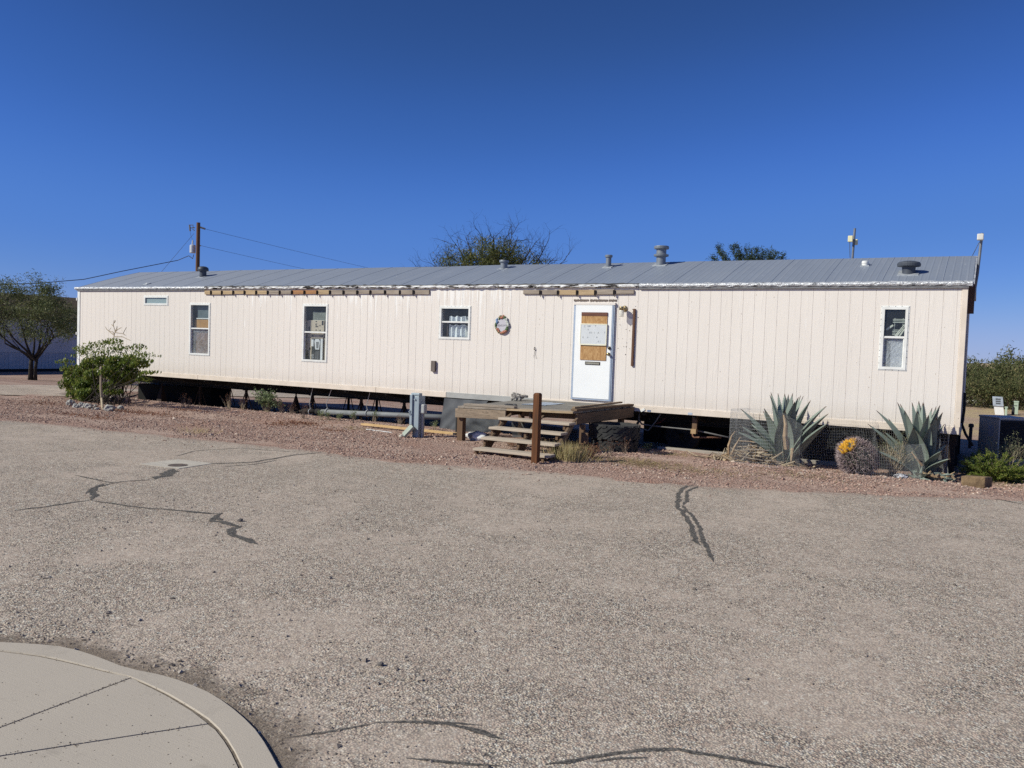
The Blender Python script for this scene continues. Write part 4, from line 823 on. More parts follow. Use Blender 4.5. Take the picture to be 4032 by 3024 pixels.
# ================================================================== SERVICES IN THE YARD
m_steel = M('galvanised_steel', (.36,.42,.46), (.30,.355,.40), .5, .35, 4, bump=.08); m_steelg = M('pale_green_steel', (.40,.44,.38), (.33,.37,.31), .55, .2, 6); m_gbox = M('grey_plastic', (.40,.41,.41), (.35,.36,.36), .5)
b_ = G(*Q5(500, 1003), gz(-9.3,-2.4)); Yp = b_.y; tp = W3(*Q5(520, 362), Yp)
ped = thing('power_pedestal', (b_.x, Yp+.1, gz(b_.x, Yp)), 'grey steel power pedestal with its lower cover hanging open', 'power pedestal')
xl = W(*Q5(460, 700), Yp)[0]; xr = W(*Q5(560, 700), Yp)[0]; wv = xr-xl; zt = tp.z; za = W(*Q5(530, 402), Yp)[1]; zc_ = W(*Q5(470, 835), Yp)[1]
mb = MB(); x0, x1 = xl+.0, xl+wv*.86
mb.hexa([(x0,Yp,-.06),(x1,Yp,-.06),(x1,Yp+.20,-.06),(x0,Yp+.20,-.06),(x0,Yp,za-.01),(x1,Yp,za-.01),(x1,Yp+.20,za),(x0,Yp+.20,za)]); mb.build('cabinet', m_steel, ped, bevel=.006)
mb = MB(); mb.box(x0-.05, x0+.005, Yp-.035, Yp+.16, zc_+.02, zt-.03); mb.box(x0-.05, x0+.14, Yp-.0, Yp+.1, za+.002, zt); mb.build('hasp_channel', m_steel, ped, bevel=.004)
mb = MB(); mb.lathe([(.018,0),(.018,.02)], (x0+.05, Yp-.001, za-.07), 12, (0,-1,0)); mb.tube([(x0-.03,Yp-.045,.52),(x0-.05,Yp-.06,.50),(x0-.03,Yp-.06,.47),(x0-.035,Yp-.05,.44)], .008, 6); mb.build('latch', m_steel, ped)
mb = MB(); a = Vector((x0+.03, Yp-.03, zc_)); b = W3(*Q5(330, 975), Yp-.12); mb.beam(a, b, .17, .05, (0,-.4,1)); mb.build('open_cover', m_steelg, ped, bevel=.005)
c = W3(*Q5(300, 985), Yp-.15); mb = MB(); mb.blob((c.x, c.y, max(c.z, .03)), (.05,.05,.035), 2, .3, 2); mb.build('concrete_foot', m_conc, ped)
g_ = G(*Q5(590, 1008), gz(-9,-2.4)); Yc = g_.y; z0_, z1_ = W(*Q5(610, 655), Yc)[1], W(*Q5(610, 522), Yc)[1]; xa_, xb_ = W(*Q5(580, 600), Yc)[0], W(*Q5(646, 600), Yc)[0]
cb = thing('conduit_box', (g_.x, Yc, 0), 'small grey electrical box on a thin pipe beside the pedestal', 'conduit box')
mb = MB(); mb.box(xa_, xb_, Yc-.04, Yc+.06, z0_, z1_); mb.build('cover', m_gbox, cb, bevel=.018); mb = MB(); xm = (xa_+xb_)/2-.015; mb.tube([(xm,Yc+.01,-.05),(xm,Yc+.01,z0_)], .020, 10); mb.lathe([(.028,-.03),(.028,0)], (xm,Yc+.01,z0_), 12); mb.build('pipe', m_gbox, cb, smooth=False)
# lumber and pipes lying about
def lying(nm, pa, pb, w_, h, mt, lb, cat, zz=0.02):
    a = G(*pa, zz); b = G(*pb, zz); mb = MB(); mb.beam((a.x,a.y,gz(a.x,a.y)+zz), (b.x,b.y,gz(b.x,b.y)+zz), w_, h); return tag(mb.build(nm, mt, origin=(a+b)/2, bevel=.003), lb, cat)
lying('lumber_board', Q4(1285, 548), Q5(1115, 960), .13, .04, wood('fresh_lumber', (.68,.47,.24), (.55,.36,.17)), 'long fresh yellow board lying on the gravel behind the pedestal', 'board', .045)
lying('white_pipe', Q4(1335, 638), Q4(1705, 676), .018, .018, M('white_pvc', (.75,.74,.72)), 'thin white pipe lying on the gravel before the yellow board', 'pipe', .012)
m_sill = wood('old_sill', (.46,.42,.37), (.33,.29,.25))
a, b = W3(*Q6(890, 840), .06), W3(*Q6(2080, 945), .06); mb = MB(); mb.beam((a.x,.08,gz(a.x,-.1)+.0), (b.x,.08,gz(b.x,-.1)+.0), .10, .10); tag(mb.build('timber_sill', m_sill, origin=((a.x+b.x)/2,.08,-.05), bevel=.008), 'grey timber sill on the ground between tyres and wire cage', 'timber')
mb = MB(); mb.beam((-3.2,.10,-.07), (-1.75,.14,-.08), .10, .09); tag(mb.build('timber_sill', m_sill, origin=(-2.5,.1,-.07), bevel=.008), 'grey timber sill on the ground behind the agave', 'timber')
# screen cloths hanging under the wall
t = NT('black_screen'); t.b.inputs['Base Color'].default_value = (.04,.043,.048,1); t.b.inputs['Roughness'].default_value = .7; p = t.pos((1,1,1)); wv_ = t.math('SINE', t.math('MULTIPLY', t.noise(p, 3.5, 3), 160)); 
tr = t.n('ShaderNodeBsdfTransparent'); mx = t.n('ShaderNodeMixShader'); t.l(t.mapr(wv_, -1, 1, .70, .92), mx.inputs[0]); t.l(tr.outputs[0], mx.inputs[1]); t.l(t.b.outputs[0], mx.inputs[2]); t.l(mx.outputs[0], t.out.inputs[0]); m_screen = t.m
def cloth(pts, lb, mt=m_screen):
    mb = MB(); k = 12; A, B_, C_, D_ = [Vector(q) for q in pts]
    for i in range(k+1):
        for j in range(k+1):
            p_ = A.lerp(B_, i/k).lerp(D_.lerp(C_, i/k), j/k); p_.y += .05*n2(i*.4, j*.3, 1, A.x); mb.v.append(p_); mb.rnd.append(.5)
    mb.f = [(i*(k+1)+j, (i+1)*(k+1)+j, (i+1)*(k+1)+j+1, i*(k+1)+j+1) for i in range(k) for j in range(k)]; mb.mi = [0]*len(mb.f)
    return tag(mb.build('screen_cloth', mt, origin=A, smooth=True), lb, 'screen cloth', 'sheets hanging under the wall')
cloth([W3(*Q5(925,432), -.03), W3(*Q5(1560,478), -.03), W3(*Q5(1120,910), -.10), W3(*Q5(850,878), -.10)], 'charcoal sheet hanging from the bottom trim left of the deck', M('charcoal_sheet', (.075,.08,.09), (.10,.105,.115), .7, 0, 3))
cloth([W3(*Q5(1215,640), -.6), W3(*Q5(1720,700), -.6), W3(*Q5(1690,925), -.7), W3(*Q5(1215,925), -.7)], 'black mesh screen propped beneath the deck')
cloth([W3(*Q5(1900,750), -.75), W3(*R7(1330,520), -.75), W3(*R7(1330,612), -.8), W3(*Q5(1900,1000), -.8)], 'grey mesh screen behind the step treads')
mb = MB(); gq = G(*Q5(1097, 925), -.04); mb.tube([(gq.x,gq.y,-.1),(gq.x,gq.y,.28)], .028, 10); mb.cur = 1; mb.tube([(gq.x,gq.y,.28),(gq.x,gq.y,.36),(gq.x+.05,gq.y+.08,.42)], .02, 8)
tag(mb.build('gas_riser', [M('black_pipe', (.05,.05,.05)), M('yellow_pipe', (.55,.40,.12), (.45,.38,.25))], origin=gq), 'short black and yellow riser pipe just left of the deck post', 'pipe')
gq = G(*Q5(1330, 1060), 0); mb = MB(); mb.blob(gq+Vector((.05,.1,.09)), (.24,.13,.10), 7, .35, 3); mb.blob(gq+Vector((.32,.1,.06)), (.13,.1,.07), 4, .4, 2); tag(mb.build('plastic_sack', M('white_sack', (.68,.68,.68), (.22,.22,.22), .6, 0, 5, lo=.45, hi=.55), origin=gq, smooth=True), 'crumpled white and grey sack on the gravel under the deck', 'sack')
# ---- tyres
m_tyre = M('black_rubber', (.024,.024,.025), (.040,.040,.041), .75, 0, 12, bump=.2)
def tyre(c, r, w_, lb, rz):
    root = thing('tyre', c, lb, 'tyre', 'tyres stacked beside the deck'); mb = MB(); c = Vector(c); h = w_/2
    mb.lathe([(r*.60,-h*.7),(r*.66,-h),(r*.90,-h*.98),(r*.965,-h*.78),(r*.965,h*.78),(r*.90,h*.98),(r*.66,h),(r*.60,h*.7),(r*.60,-h*.7)], c+Vector((0,0,h)), 56)
    mb.build('carcass', m_tyre, root, smooth=False); mb = MB(); n = 15
    for k in range(n):
        for row, (z0_, z1_, tw) in enumerate(((-.80,-.12,.55),(.80,.12,-.55),(-.98,-.62,.1),(.98,.62,-.1))):
            a0 = 2*math.pi*(k+(.5 if row % 2 else 0)+(.5 if row > 1 else 0))/n + rz; pts = []
            P_ = []
            for s_, zz in ((0, z0_*h), (1, z1_*h)):
                am = a0 + tw*s_*.42
                for da in (-.085, .085): P_.append((am+da, zz))
            q8 = []
            for rr in (r*.955, r*1.0):
                for idx in (0,1,3,2): am, zz = P_[idx]; q8.append(c+Vector((math.cos(am)*rr, math.sin(am)*rr, h+zz)))
            mb.hexa(q8)
    mb.build('tread_blocks', m_tyre, root); return root
tc = G(*Q6(330, 985), gz(-5.7,-1.3)-.0); tc = Vector((tc.x-.36, tc.y+.42, gz(-5.6,-1.1)-.02))
tyre(tc, .43, .25, 'big lugged off-road tyre at the bottom of the stack of two', .3); tyre(tc+Vector((-.02,.02,.255)), .47, .27, 'big lugged off-road tyre on top of the stack of two', .1)
# ================================================================== UNDER THE HOME
m_rust = M('rusty_stand_steel', (.06,.04,.032), (.035,.026,.022), .85, .2, 20)
SB = ZB-.26
def stand(px, py, Yrow, solid, lb):
    x = W(px, py, Yrow)[0]; g0_ = gz(x, Yrow)
    if solid == 'cone':
        mb = MB(); mb.hexa([(x-.13,Yrow-.13,g0_),(x+.13,Yrow-.13,g0_),(x+.13,Yrow+.13,g0_),(x-.13,Yrow+.13,g0_),(x-.02,Yrow-.02,SB-.06),(x+.02,Yrow-.02,SB-.06),(x+.02,Yrow+.02,SB-.06),(x-.02,Yrow+.02,SB-.06)]); mb.tube([(x,Yrow,SB-.08),(x,Yrow,SB)], .02, 8); tag(mb.build('support_stand', m_rust, origin=(x,Yrow,g0_)), lb, 'support stand', 'steel stands under the home'); return
    root = thing('support_stand', (x, Yrow, g0_), lb, 'support stand', 'steel stands under the home')
    mb = MB(); mb.tube([(x,Yrow,g0_+.02),(x,Yrow,SB-.01)], .038, 10); mb.box(x-.07,x+.07,Yrow-.07,Yrow+.07,SB-.012,SB-.001); mb.build('post', m_rust, root)
    mb = MB()
    for k in range(4):
        an = math.pi/4+k*math.pi/2; mb.tube([(x+.19*math.cos(an),Yrow+.19*math.sin(an),g0_),(x+.03*math.cos(an),Yrow+.03*math.sin(an),SB-.09)], .013, 6)
    mb.build('legs_frame', m_rust, root)
kinds = [(483,1521,.85,'t','steel tripod stand under the home seen through the leafy bush'),(638,1511,.85,'cone','solid pyramid stand nearest to the leafy bush'),(789,1516,.85,'t','tripod stand standing in front of the long black trough'),(758,1520,3.3,'t','rear tripod stand beyond the long black trough'),
 (901,1531,3.3,'t','tripod stand just right of the black trough'),(970,1536,.85,'t','braced stand between the trough and the green weed'),(1060,1542,.85,'t','braced stand directly above the green leafy weed'),(1166,1551,.85,'cone','rusty pyramid stand right of the green leafy weed'),
 (1231,1558,.85,'t','tripod stand behind the first white pipe strap'),(1373,1567,3.3,'t','rear stand between the second and third pipe straps'),(1423,1572,.85,'t','stand just right of the third pipe strap'),(1484,1576,3.3,'t','rear single stand left of the power pedestal'),(1592,1586,.85,'t','stand partly hidden by the power pedestal')]
for a in kinds: stand(*a)
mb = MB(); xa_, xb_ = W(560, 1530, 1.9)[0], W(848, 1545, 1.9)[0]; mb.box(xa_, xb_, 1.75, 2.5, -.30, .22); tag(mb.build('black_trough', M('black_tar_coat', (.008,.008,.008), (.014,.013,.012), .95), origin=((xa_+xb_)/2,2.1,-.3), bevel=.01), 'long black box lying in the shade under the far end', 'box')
q_ = G(575, 1590, gz(-19,.6)); mb = MB(); mb.hexa([(q_.x-.9,-.35,-.08),(q_.x+.5,-.45,-.08),(q_.x+.5,-.28,-.08),(q_.x-.9,-.2,-.08),(q_.x-.9,-.35,-.01),(q_.x+.5,-.45,-.01),(q_.x+.5,-.28,-.01),(q_.x-.9,-.2,-.01)]); tag(mb.build('timber_plank', m_sill, origin=(q_.x,-.3,-.05)), 'short pale plank on the ground between bush and trough', 'plank')
# sewer pipe with straps
m_pvc = M('grey_drain_pipe', (.24,.25,.27), (.18,.19,.20), .6, 0, 4); Ys = .42
pa = W3(*Q4(660, 372), Ys); pb = W3(*Q4(1560, 412), Ys); dirx = (pb-pa).normalized(); far_ = pa+dirx*4.3
sp = thing('drain_pipe', pa, 'long grey drain pipe slung under the home on white straps', 'pipe')
mb = MB(); mb.tube([pa, pa.lerp(far_, .5), far_], .062, 16); mb.build('main_run', m_pvc, sp, smooth=True)
pc = W3(*Q4(440, 352), Ys); pd = W3(*Q4(395, 420), Ys-.1); mb = MB(); mb.tube([pa+Vector((-.10,0,-.01)), pa+Vector((-.35,0,.0)), pc, pc+Vector((-.18,-.02,-.05)), pd+Vector((0,0,-.2))], .055, 14); mb.tube([pa-dirx*.11, pa+dirx*.06], .072, 14); mb.build('elbow', m_under, sp, smooth=True)
m_strap = M('white_strap', (.58,.60,.62), (.45,.47,.5), .5)
for s_, t_ in (((530,375),(556,30)),((775,370),(830,60)),((1355,395),(1390,90))):
    a = W3(*Q4(*s_), Ys); b = W3(*Q4(*t_), .06); b.z = ZB-.01
    mb = MB(); lp = [(a.x+.075*math.sin(k/12*6.283)*.15-.0, Ys+.075*math.sin(k/12*6.283), a.z-.075*math.cos(k/12*6.283)) for k in range(13)]; mb.tube(lp, .012, 6, False); mb.tube([(a.x,Ys,a.z+.07),(a.x+.04,Ys-.1,a.z+.2),b], [.014,.010,.007], 6); mb.build('strap', m_strap, sp)
# pipes by the tyres
m_pipe2 = M('dull_grey_pipe', (.22,.215,.21), (.15,.145,.14), .6); m_cop = M('copper_pipe', (.26,.13,.085), (.18,.10,.07), .5, .3)
def pipe(nm, pts, r, mt, lb, Y):
    P = [W3(*Q6(*q), Y if not isinstance(Y, (list, tuple)) else Y[i]) for i, q in enumerate(pts)]; sm = [P[0]]
    for i in range(1, len(P)-1): sm += [P[i].lerp(P[i-1], .22), P[i].lerp(P[i], 0), P[i].lerp(P[i+1], .22)]
    sm.append(P[-1]); mb = MB(); mb.tube(sm, r, 10); return tag(mb.build(nm, mt, origin=P[0], smooth=True), lb, 'pipe')
pipe('water_pipe', [(580,270),(578,390),(620,465),(760,490),(1500,565),(2080,690)], .016, m_pipe2, 'long grey pipe running right from above the tyres to the cage', .30)
pipe('water_pipe', [(560,520),(735,575),(860,420),(950,280)], .014, m_pipe2, 'bent grey pipe rising from the tyres to the floor edge', .22)
pipe('flex_duct', [(700,300),(590,280),(575,420),(520,520)], .026, M('dark_duct', (.10,.10,.105)), 'dark flexible duct curling down just right of the tyres', .45)
pipe('copper_pipe', [(1475,600),(1480,670),(1500,690),(1960,690)], .018, m_cop, 'reddish copper pipe with an elbow right of the dry weed', .35)
pipe('red_hose', [(1020,370),(930,440),(850,460)], .010, M('dull_red_hose', (.22,.06,.045)), 'short dull red hose under the floor right of the tyres', .4)
a = W3(*Q6(1522, 360), .2); b = W3(*Q6(1522, 545), .2); mb = MB(); mb.box(a.x-.045, a.x+.045, .16, .24, b.z, ZB-.003); mb.cur = 1; mb.box(a.x-.05, a.x+.05, .10, .22, b.z-.09, b.z-.002); tag(mb.build('hanging_post', [m_postz, wood('fresh_block', (.55,.38,.22), (.42,.28,.15), 2)], origin=(a.x,.2,b.z-.09)), 'brown timber stub with a pale block under the floor', 'timber stub')
# axle with wheels in the dark and frame pieces
ax_ = thing('axle', (-5.2, 2.1, -.28), 'dark wheel axle in the shade beneath the floor', 'axle'); mb = MB(); mb.tube([(-5.2,.7,.12),(-5.2,3.6,.12)], .05, 10); mb.build('axle_bar', m_dark, ax_)
for y in (1.1, 3.2):
    mb = MB(); mb.lathe([(.18,-.1),(.34,-.1),(.36,-.06),(.36,.06),(.34,.1),(.18,.1),(.16,0)], (-5.2, y, .12), 32, (0,1,0)); mb.build('wheel', m_tyre, ax_)
# ================================================================== THINGS ON THE WALL AND BEHIND THE GLASS
x0, z1_ = W(*QD(410, 752), -.08); x1, _ = W(*QD(1148, 752), -.08); x1 = (x1+W(*QD(1136, 1362), -.08)[0])/2; x0 = (x0+W(*QD(392, 1360), -.08)[0])/2; z0_ = W(*QD(760, 1362), -.08)[1]
sg = thing('notice_board', ((x0+x1)/2, -.08, z0_), 'white notice board with faded letters nailed over the plywood', 'notice board')
mb = MB(); mb.box(x0, x1, -.085, -.066, z0_, z1_); mb.build('board_panel', M('faded_white_board', (.66,.68,.70), (.60,.62,.64), .6, 0, 4, bump=0), sg)
mb = MB()
for a in ((x0-.004,x0+.008,z0_,z1_),(x1-.012,x1+.004,z0_,z1_),(x0+.008,x1-.012,z0_-.004,z0_+.022),(x0+.008,x1-.012,z1_-.018,z1_+.004)): mb.box(a[0], a[1], -.0885, -.064, a[2], a[3])
mb.build('board_edge', M('cream_edge', (.80,.77,.62), (.72,.68,.52), .6), sg)
mb = MB(); ux_, uz_ = (1,0,0), (0,0,1); sc_ = .050
def lt(ch, px, py, s=1.0, grey=0):
    x, z = W(*QD(px, py), -.086); text_into(mb, ch, (x, -.0862, z), sc_*s, ux_, uz_)
for a in (('C',525,830),('N',625,830),('W',665,828),('T',825,825),('V',618,925),('A',670,1010),('S',718,1010),('I',793,1012),('A',906,1014),('F',1092,1010),('R',475,1145),('A',605,1145),('A',865,1143),('6',908,1265),('(',958,1262),(',',852,1275)): lt(*a)
mb.build('lettering', M('faded_black_letters', (.10,.11,.13), (.28,.30,.33), .7, 0, 60), sg)
# welcome plaque
c0 = W3(1900+905*.08439, 1200+930*.08439, -.03); rx = .5*(W(1900+1210*.08439, 1278)[0]-W(1900+612*.08439, 1278)[0]); rz_ = rx*1.18
pq = thing('welcome_plaque', (c0.x, -.03, c0.z), 'oval welcome plaque ringed with red flowers and a bluebird', 'plaque')
mb = MB(); n = 40; mb.v = [(c0.x+rx*.90*math.cos(2*math.pi*k/n), yy, c0.z+rz_*.90*math.sin(2*math.pi*k/n)) for yy in (-.028, -.002) for k in range(n)]; mb.rnd = [.5]*2*n; mb.f = [tuple(range(n))[::-1]] + [(k, (k+1)%n, n+(k+1)%n, n+k) for k in range(n)]; mb.mi = [0]*(n+1); mb.build('plate', M('lilac_grey_plate', (.55,.53,.58), (.47,.45,.5), .6, 0, 6), pq)
mats_ = {'leaf_ring': M('painted_leaf', (.07,.13,.06), (.12,.17,.07), .6, 0, 40), 'flower_ring': M('painted_flower', (.36,.10,.075), (.46,.22,.14), .5, 0, 40), 'bluebird': M('painted_blue', (.11,.20,.38), (.28,.40,.55), .5, 0, 30), 'white_doves': M('painted_white', (.75,.77,.74), (.3,.32,.3), .5, 0, 40)}
def ring(nm, spans, rr, n_):
    mb = MB()
    for a0, a1 in spans:
        for k in range(n_):
            an = math.radians(a0+(a1-a0)*(k+.5)/n_); jr = R(.80, 1.0); mb.blob((c0.x+rx*jr*math.cos(an), -.034+R(-.006,.004), c0.z+rz_*jr*math.sin(an)), (rr*R(.7,1.2), rr*.6, rr*R(.7,1.2)), random.randint(0, 99), .4, 2)
    mb.build(nm, mats_[nm], pq, smooth=True)
ring('leaf_ring', ((165,360),(60,125),(300,335)), .022, 16); ring('flower_ring', ((215,245),(258,318),(75,112)), .030, 6); ring('bluebird', ((138,165),), .028, 4); ring('white_doves', ((15,55),(-8,12)), .026, 5)
mb = MB(); text_into(mb, 'Welcome', (c0.x, -.0285, c0.z-.015), .075, (1,0,.08), (.12,0,1), .35); mb.build('lettering', M('dark_script', (.10,.10,.12)), pq)
# cartons behind the windows
def carton(c, sx, sy, sz, mt, lb, name='cardboard_box'):
    root = thing(name, (c[0]+sx/2, c[1]+sy/2, c[2]), lb, 'box', 'boxes stacked behind the windows'); mb = MB(); mb.box(c[0], c[0]+sx, c[1], c[1]+sy, c[2], c[2]+sz); mb.build('carton', mt, root, bevel=.004); return root
m_card = M('tan_cardboard', (.56,.47,.37), (.50,.41,.32), .85, 0, 3); m_cardo = M('orange_cardboard', (.50,.28,.10), (.40,.21,.075), .85, 0, 6); m_ink = M('black_print', (.03,.03,.035)); m_wp = M('white_print', (.75,.75,.75), (.66,.66,.68), .7); m_cardd = M('brown_cardboard', (.24,.11,.07), (.17,.08,.05), .85, 0, 5)
ZW = lambda px, py: (lambda r_q: Vector((r_q[0], .11, r_q[1])))(W(1150+px*.15668, 1180+py*.15672, .11))
def printed(root, items, mt, y, nm='print'):
    mb = MB()
    for a, b in items: mb.box(min(a.x, b.x), max(a.x, b.x), y-.002, y, min(a.z, b.z), max(a.z, b.z))
    return mb.build(nm, mt, root)
a, b = ZW(330, 800), ZW(800, 512); zmid = W(*R2(1200, 683))[1]
ca = ZW(342, 955); cb_ = ZW(783, 865); lowA = ZW(330, 1500); k1 = carton((lowA.x, .112, lowA.z-.4), ZW(770, 960).x-lowA.x, .3, ZW(330, 958).z-lowA.z+.4, m_card, 'tan carton behind the lower pane of the printed-carton window')
k2 = carton((ca.x, .115, ZW(342, 955).z+.002), cb_.x-ca.x, .3, cb_.z-ca.z-.002, m_card, 'thin printed carton lying just under the middle rail of its window'); 
k3 = carton((ZW(335,800).x, .112, cb_.z+.002), ZW(800,800).x-ZW(335,800).x, .3, ZW(330,512).z-cb_.z-.002, m_card, 'large tan carton behind the upper pane, topmost of its stack')
printed(k3, [(ZW(415,780),ZW(450,675)),(ZW(590,690),ZW(650,665)),(ZW(745,640),ZW(790,530)),(ZW(590,648),ZW(610,600)),(ZW(612,648),ZW(632,640)),(ZW(612,608),ZW(632,600)),(ZW(690,780),ZW(720,755)),(ZW(590,560),ZW(625,540)),(ZW(592,775),ZW(615,750)),(ZW(690,665),ZW(712,640)),(ZW(487,798),ZW(492,515)),(ZW(660,798),ZW(664,640))], m_ink, .111)
printed(k2, [(ZW(500,925),ZW(540,885)),(ZW(398,945),ZW(485,938)),(ZW(352,940),ZW(388,880)),(ZW(690,925),ZW(720,905)),(ZW(735,940),ZW(770,890))], m_ink, .114)
printed(k1, [(ZW(352,1405),ZW(415,1268)),(ZW(360,1480),ZW(420,1418)),(ZW(362,1068),ZW(380,1050)),(ZW(360,1135),ZW(385,1100)),(ZW(430,1255),ZW(465,1205))], m_ink, .111)
k4 = carton((ZW(492,1500).x, .095, lowA.z-.4), ZW(770,1500).x-ZW(492,1500).x, .012, ZW(492,978).z-lowA.z+.4, m_wp, 'black and white appliance carton in the lower half of its window')
printed(k4, [(ZW(494,1500),ZW(726,980))], M('charcoal_print', (.05,.055,.065)), .0945, 'dark_panel')
mb = MB(); pts = [ZW(575,1040), ZW(600,990), ZW(690,990), ZW(715,1050), ZW(690,1255), ZW(595,1250)]; mb.add([(q.x, .0915, q.z) for q in pts], [tuple(range(6))]); a, b = ZW(492,1170), ZW(555,1000); mb.box(a.x, b.x, .0905, .092, a.z, b.z)
for xx in (608, 640, 662): a, b = ZW(xx, 1490), ZW(xx+7, 1290); mb.box(a.x, b.x, .0912, .092, a.z, b.z)
x, z = ZW(530, 1420).x, ZW(530, 1420).z; text_into(mb, 'LG', (x, .0905, z), .085, (0,0,1), (-1,0,0)); mb.build('picture', m_wp, k4)
mb = MB(); pts = [ZW(615,1060), ZW(690,1060), ZW(672,1225), ZW(622,1220)]; mb.add([(q.x, .0908, q.z) for q in pts], [(0,1,2,3)]); mb.build('picture_shade', M('grey_print', (.25,.26,.28)), k4)
k5 = carton((ZW(778,1500).x, .13, lowA.z-.4), .16, .3, ZW(778,965).z-lowA.z+.4, M('dull_cardboard', (.40,.34,.27), (.33,.27,.21), .85, 0, 4), 'dull carton at the right edge of the lower pane')
k6 = carton((ZW(815,800).x, .14, zmid-.05), .16, .3, ZW(815,560).z-zmid+.05, m_cardd, 'dark brown carton at the right edge of the upper pane')
r = WIN[1]; zr = W(*R2(190, 650))[1]
carton((r[0]+FW+.015, .10, zr+.02), r[1]-r[0]-2*FW-.02, .4, .225, m_cardo, 'orange brown carton behind the upper pane of the far tall window')
carton((r[0]+FW+.04, .10, r[2]-.2), r[1]-r[0]-2*FW-.08, .4, zr-.03-r[2]+.2, m_cardd, 'dark brown carton behind cloudy plastic in the far tall window')
# ================================================================== AT THE RIGHT END
m_grey = M('grey_cabinet', (.60,.57,.52), (.52,.49,.45), .5, .1, 4); m_louv = M('dark_louvre', (.025,.025,.027), (.04,.04,.042), .6, .2, 10)
Ya = 3.0; cz = W3(*R8(1940, 425), Ya); g_ = gz(.3, 3.2); top_ = W(*R8(1940, 405), Ya)[1]; S = .62; th = math.radians(33)
ac = thing('air_conditioner', (cz.x, Ya, g_), 'boxy grey air conditioner unit with a dark louvred side', 'air conditioner')
eL = Vector((-math.cos(math.radians(57)), math.sin(math.radians(57)), 0)); eR = Vector((math.cos(th), math.sin(th), 0)); c0_ = Vector((cz.x, Ya, 0))
def boxv(o, a, la, b, lb, z0, z1): return [(o.x+s_*a.x*la+t_*b.x*lb, o.y+s_*a.y*la+t_*b.y*lb, z) for z in (z0, z1) for s_, t_ in ((0,0),(0,1),(1,1),(1,0))]
mb = MB(); mb.hexa(boxv(c0_, eL, S, eR, S, g_+.05, top_-.04)); mb.build('cabinet', m_grey, ac, bevel=.012)
mb = MB(); mb.hexa(boxv(c0_-eL*.01-eR*.01, eL, S+.02, eR, S+.02, top_-.04, top_)); mb.build('lid', m_grey, ac, bevel=.012)
mb = MB(); nR = Vector((eR.y, -eR.x, 0))
for k in range(24):
    z = g_+.08+k*(top_-.06-g_-.08)/24; o_ = c0_+eR*.03+nR*.002; mb.hexa([tuple(o_+eR*(a*(S-.06))+nR*b+Vector((0,0,z+h))) for h, b_ in ((0,.02),(.014,.004)) for a, b in ((0,0),(1,0),(1,b_),(0,b_))])
mb.build('louvres', m_louv, ac); mb = MB(); o_ = c0_+eR*.02+nR*.0015; mb.add([tuple(o_+Vector((0,0,g_+.06))), tuple(o_+eR*(S-.04)+Vector((0,0,g_+.06))), tuple(o_+eR*(S-.04)+Vector((0,0,top_-.05))), tuple(o_+Vector((0,0,top_-.05)))], [(0,1,2,3)]); mb.build('louvre_panel', m_louv, ac)
nL = Vector((-eL.y, eL.x, 0)); nL = nL if nL.y < 0 else -nL; o_ = c0_+eL*.16+nL*.0015; mb = MB(); mb.add([tuple(o_+eL*a+Vector((0,0,top_-b))) for a, b in ((0,.40),(.17,.40),(.17,.17),(0,.17))], [(0,1,2,3)]); mb.build('rating_label', M('pale_label', (.5,.5,.55)), ac)
mb = MB(); mb.hexa(boxv(c0_-eL*.08-eR*.08, eL, S+.16, eR, S+.16, g_-.05, g_+.05)); mb.build('pad', m_conc, ac)
g_ = Gg(*R8(1940, 378)); mp = thing('meter_pedestal', (g_.x, g_.y, g_.z), 'leaning white and grey meter pedestal out in the open ground', 'meter pedestal'); f_ = 3278/((g_-CAM).dot(d_)); hh = 200*.3535/f_; gb = g_.z
mb = MB(); mb.hexa([(g_.x-.13,g_.y,gb-.05),(g_.x+.15,g_.y,gb-.05),(g_.x+.15,g_.y+.2,gb-.05),(g_.x-.13,g_.y+.2,gb-.05),(g_.x-.20,g_.y,gb+hh*.48),(g_.x+.10,g_.y,gb+hh*.48),(g_.x+.10,g_.y+.2,gb+hh*.48),(g_.x-.20,g_.y+.2,gb+hh*.48)]); mb.build('lower_cover', m_white, mp)
mb = MB(); mb.hexa([(g_.x-.22,g_.y-.04,gb+hh*.48),(g_.x+.11,g_.y-.04,gb+hh*.48),(g_.x+.11,g_.y+.24,gb+hh*.48),(g_.x-.22,g_.y+.24,gb+hh*.48),(g_.x-.26,g_.y-.04,gb+hh),(g_.x+.07,g_.y-.04,gb+hh),(g_.x+.07,g_.y+.24,gb+hh),(g_.x-.26,g_.y+.24,gb+hh)]); mb.build('meter_head', M('blue_grey_head', (.42,.47,.54)), mp, bevel=.01)
mb = MB()
for k in range(3): mb.box(g_.x-.14+k*-.008, g_.x+.0, g_.y-.05, g_.y-.041, gb+hh*(.60+.12*k), gb+hh*(.67+.12*k))
mb.build('sockets', M('dark_socket', (.10,.11,.12)), mp)
m_gp = M('pale_green_box', (.42,.50,.40), (.37,.45,.35), .55)
def gbox(px, pyb, pyt, wpx, lb):
    g_ = Gg(*R8(px, pyb)); f_ = 3278/((g_-CAM).dot(d_)); w_ = wpx*.3535/f_; h_ = (pyb-pyt)*.3535/f_; o_ = thing('utility_box', (g_.x, g_.y, g_.z), lb, 'utility box', 'pale green utility boxes'); mb = MB(); mb.box(g_.x-w_/2, g_.x+w_/2, g_.y, g_.y+w_, g_.z-.05, g_.z+h_-.03); mb.build('body', m_gp, o_, bevel=.008); mb = MB(); mb.box(g_.x-w_/2-.012, g_.x+w_/2+.012, g_.y-.012, g_.y+w_+.012, g_.z+h_-.029, g_.z+h_+.02); mb.build('cap', m_gp, o_, bevel=.008)
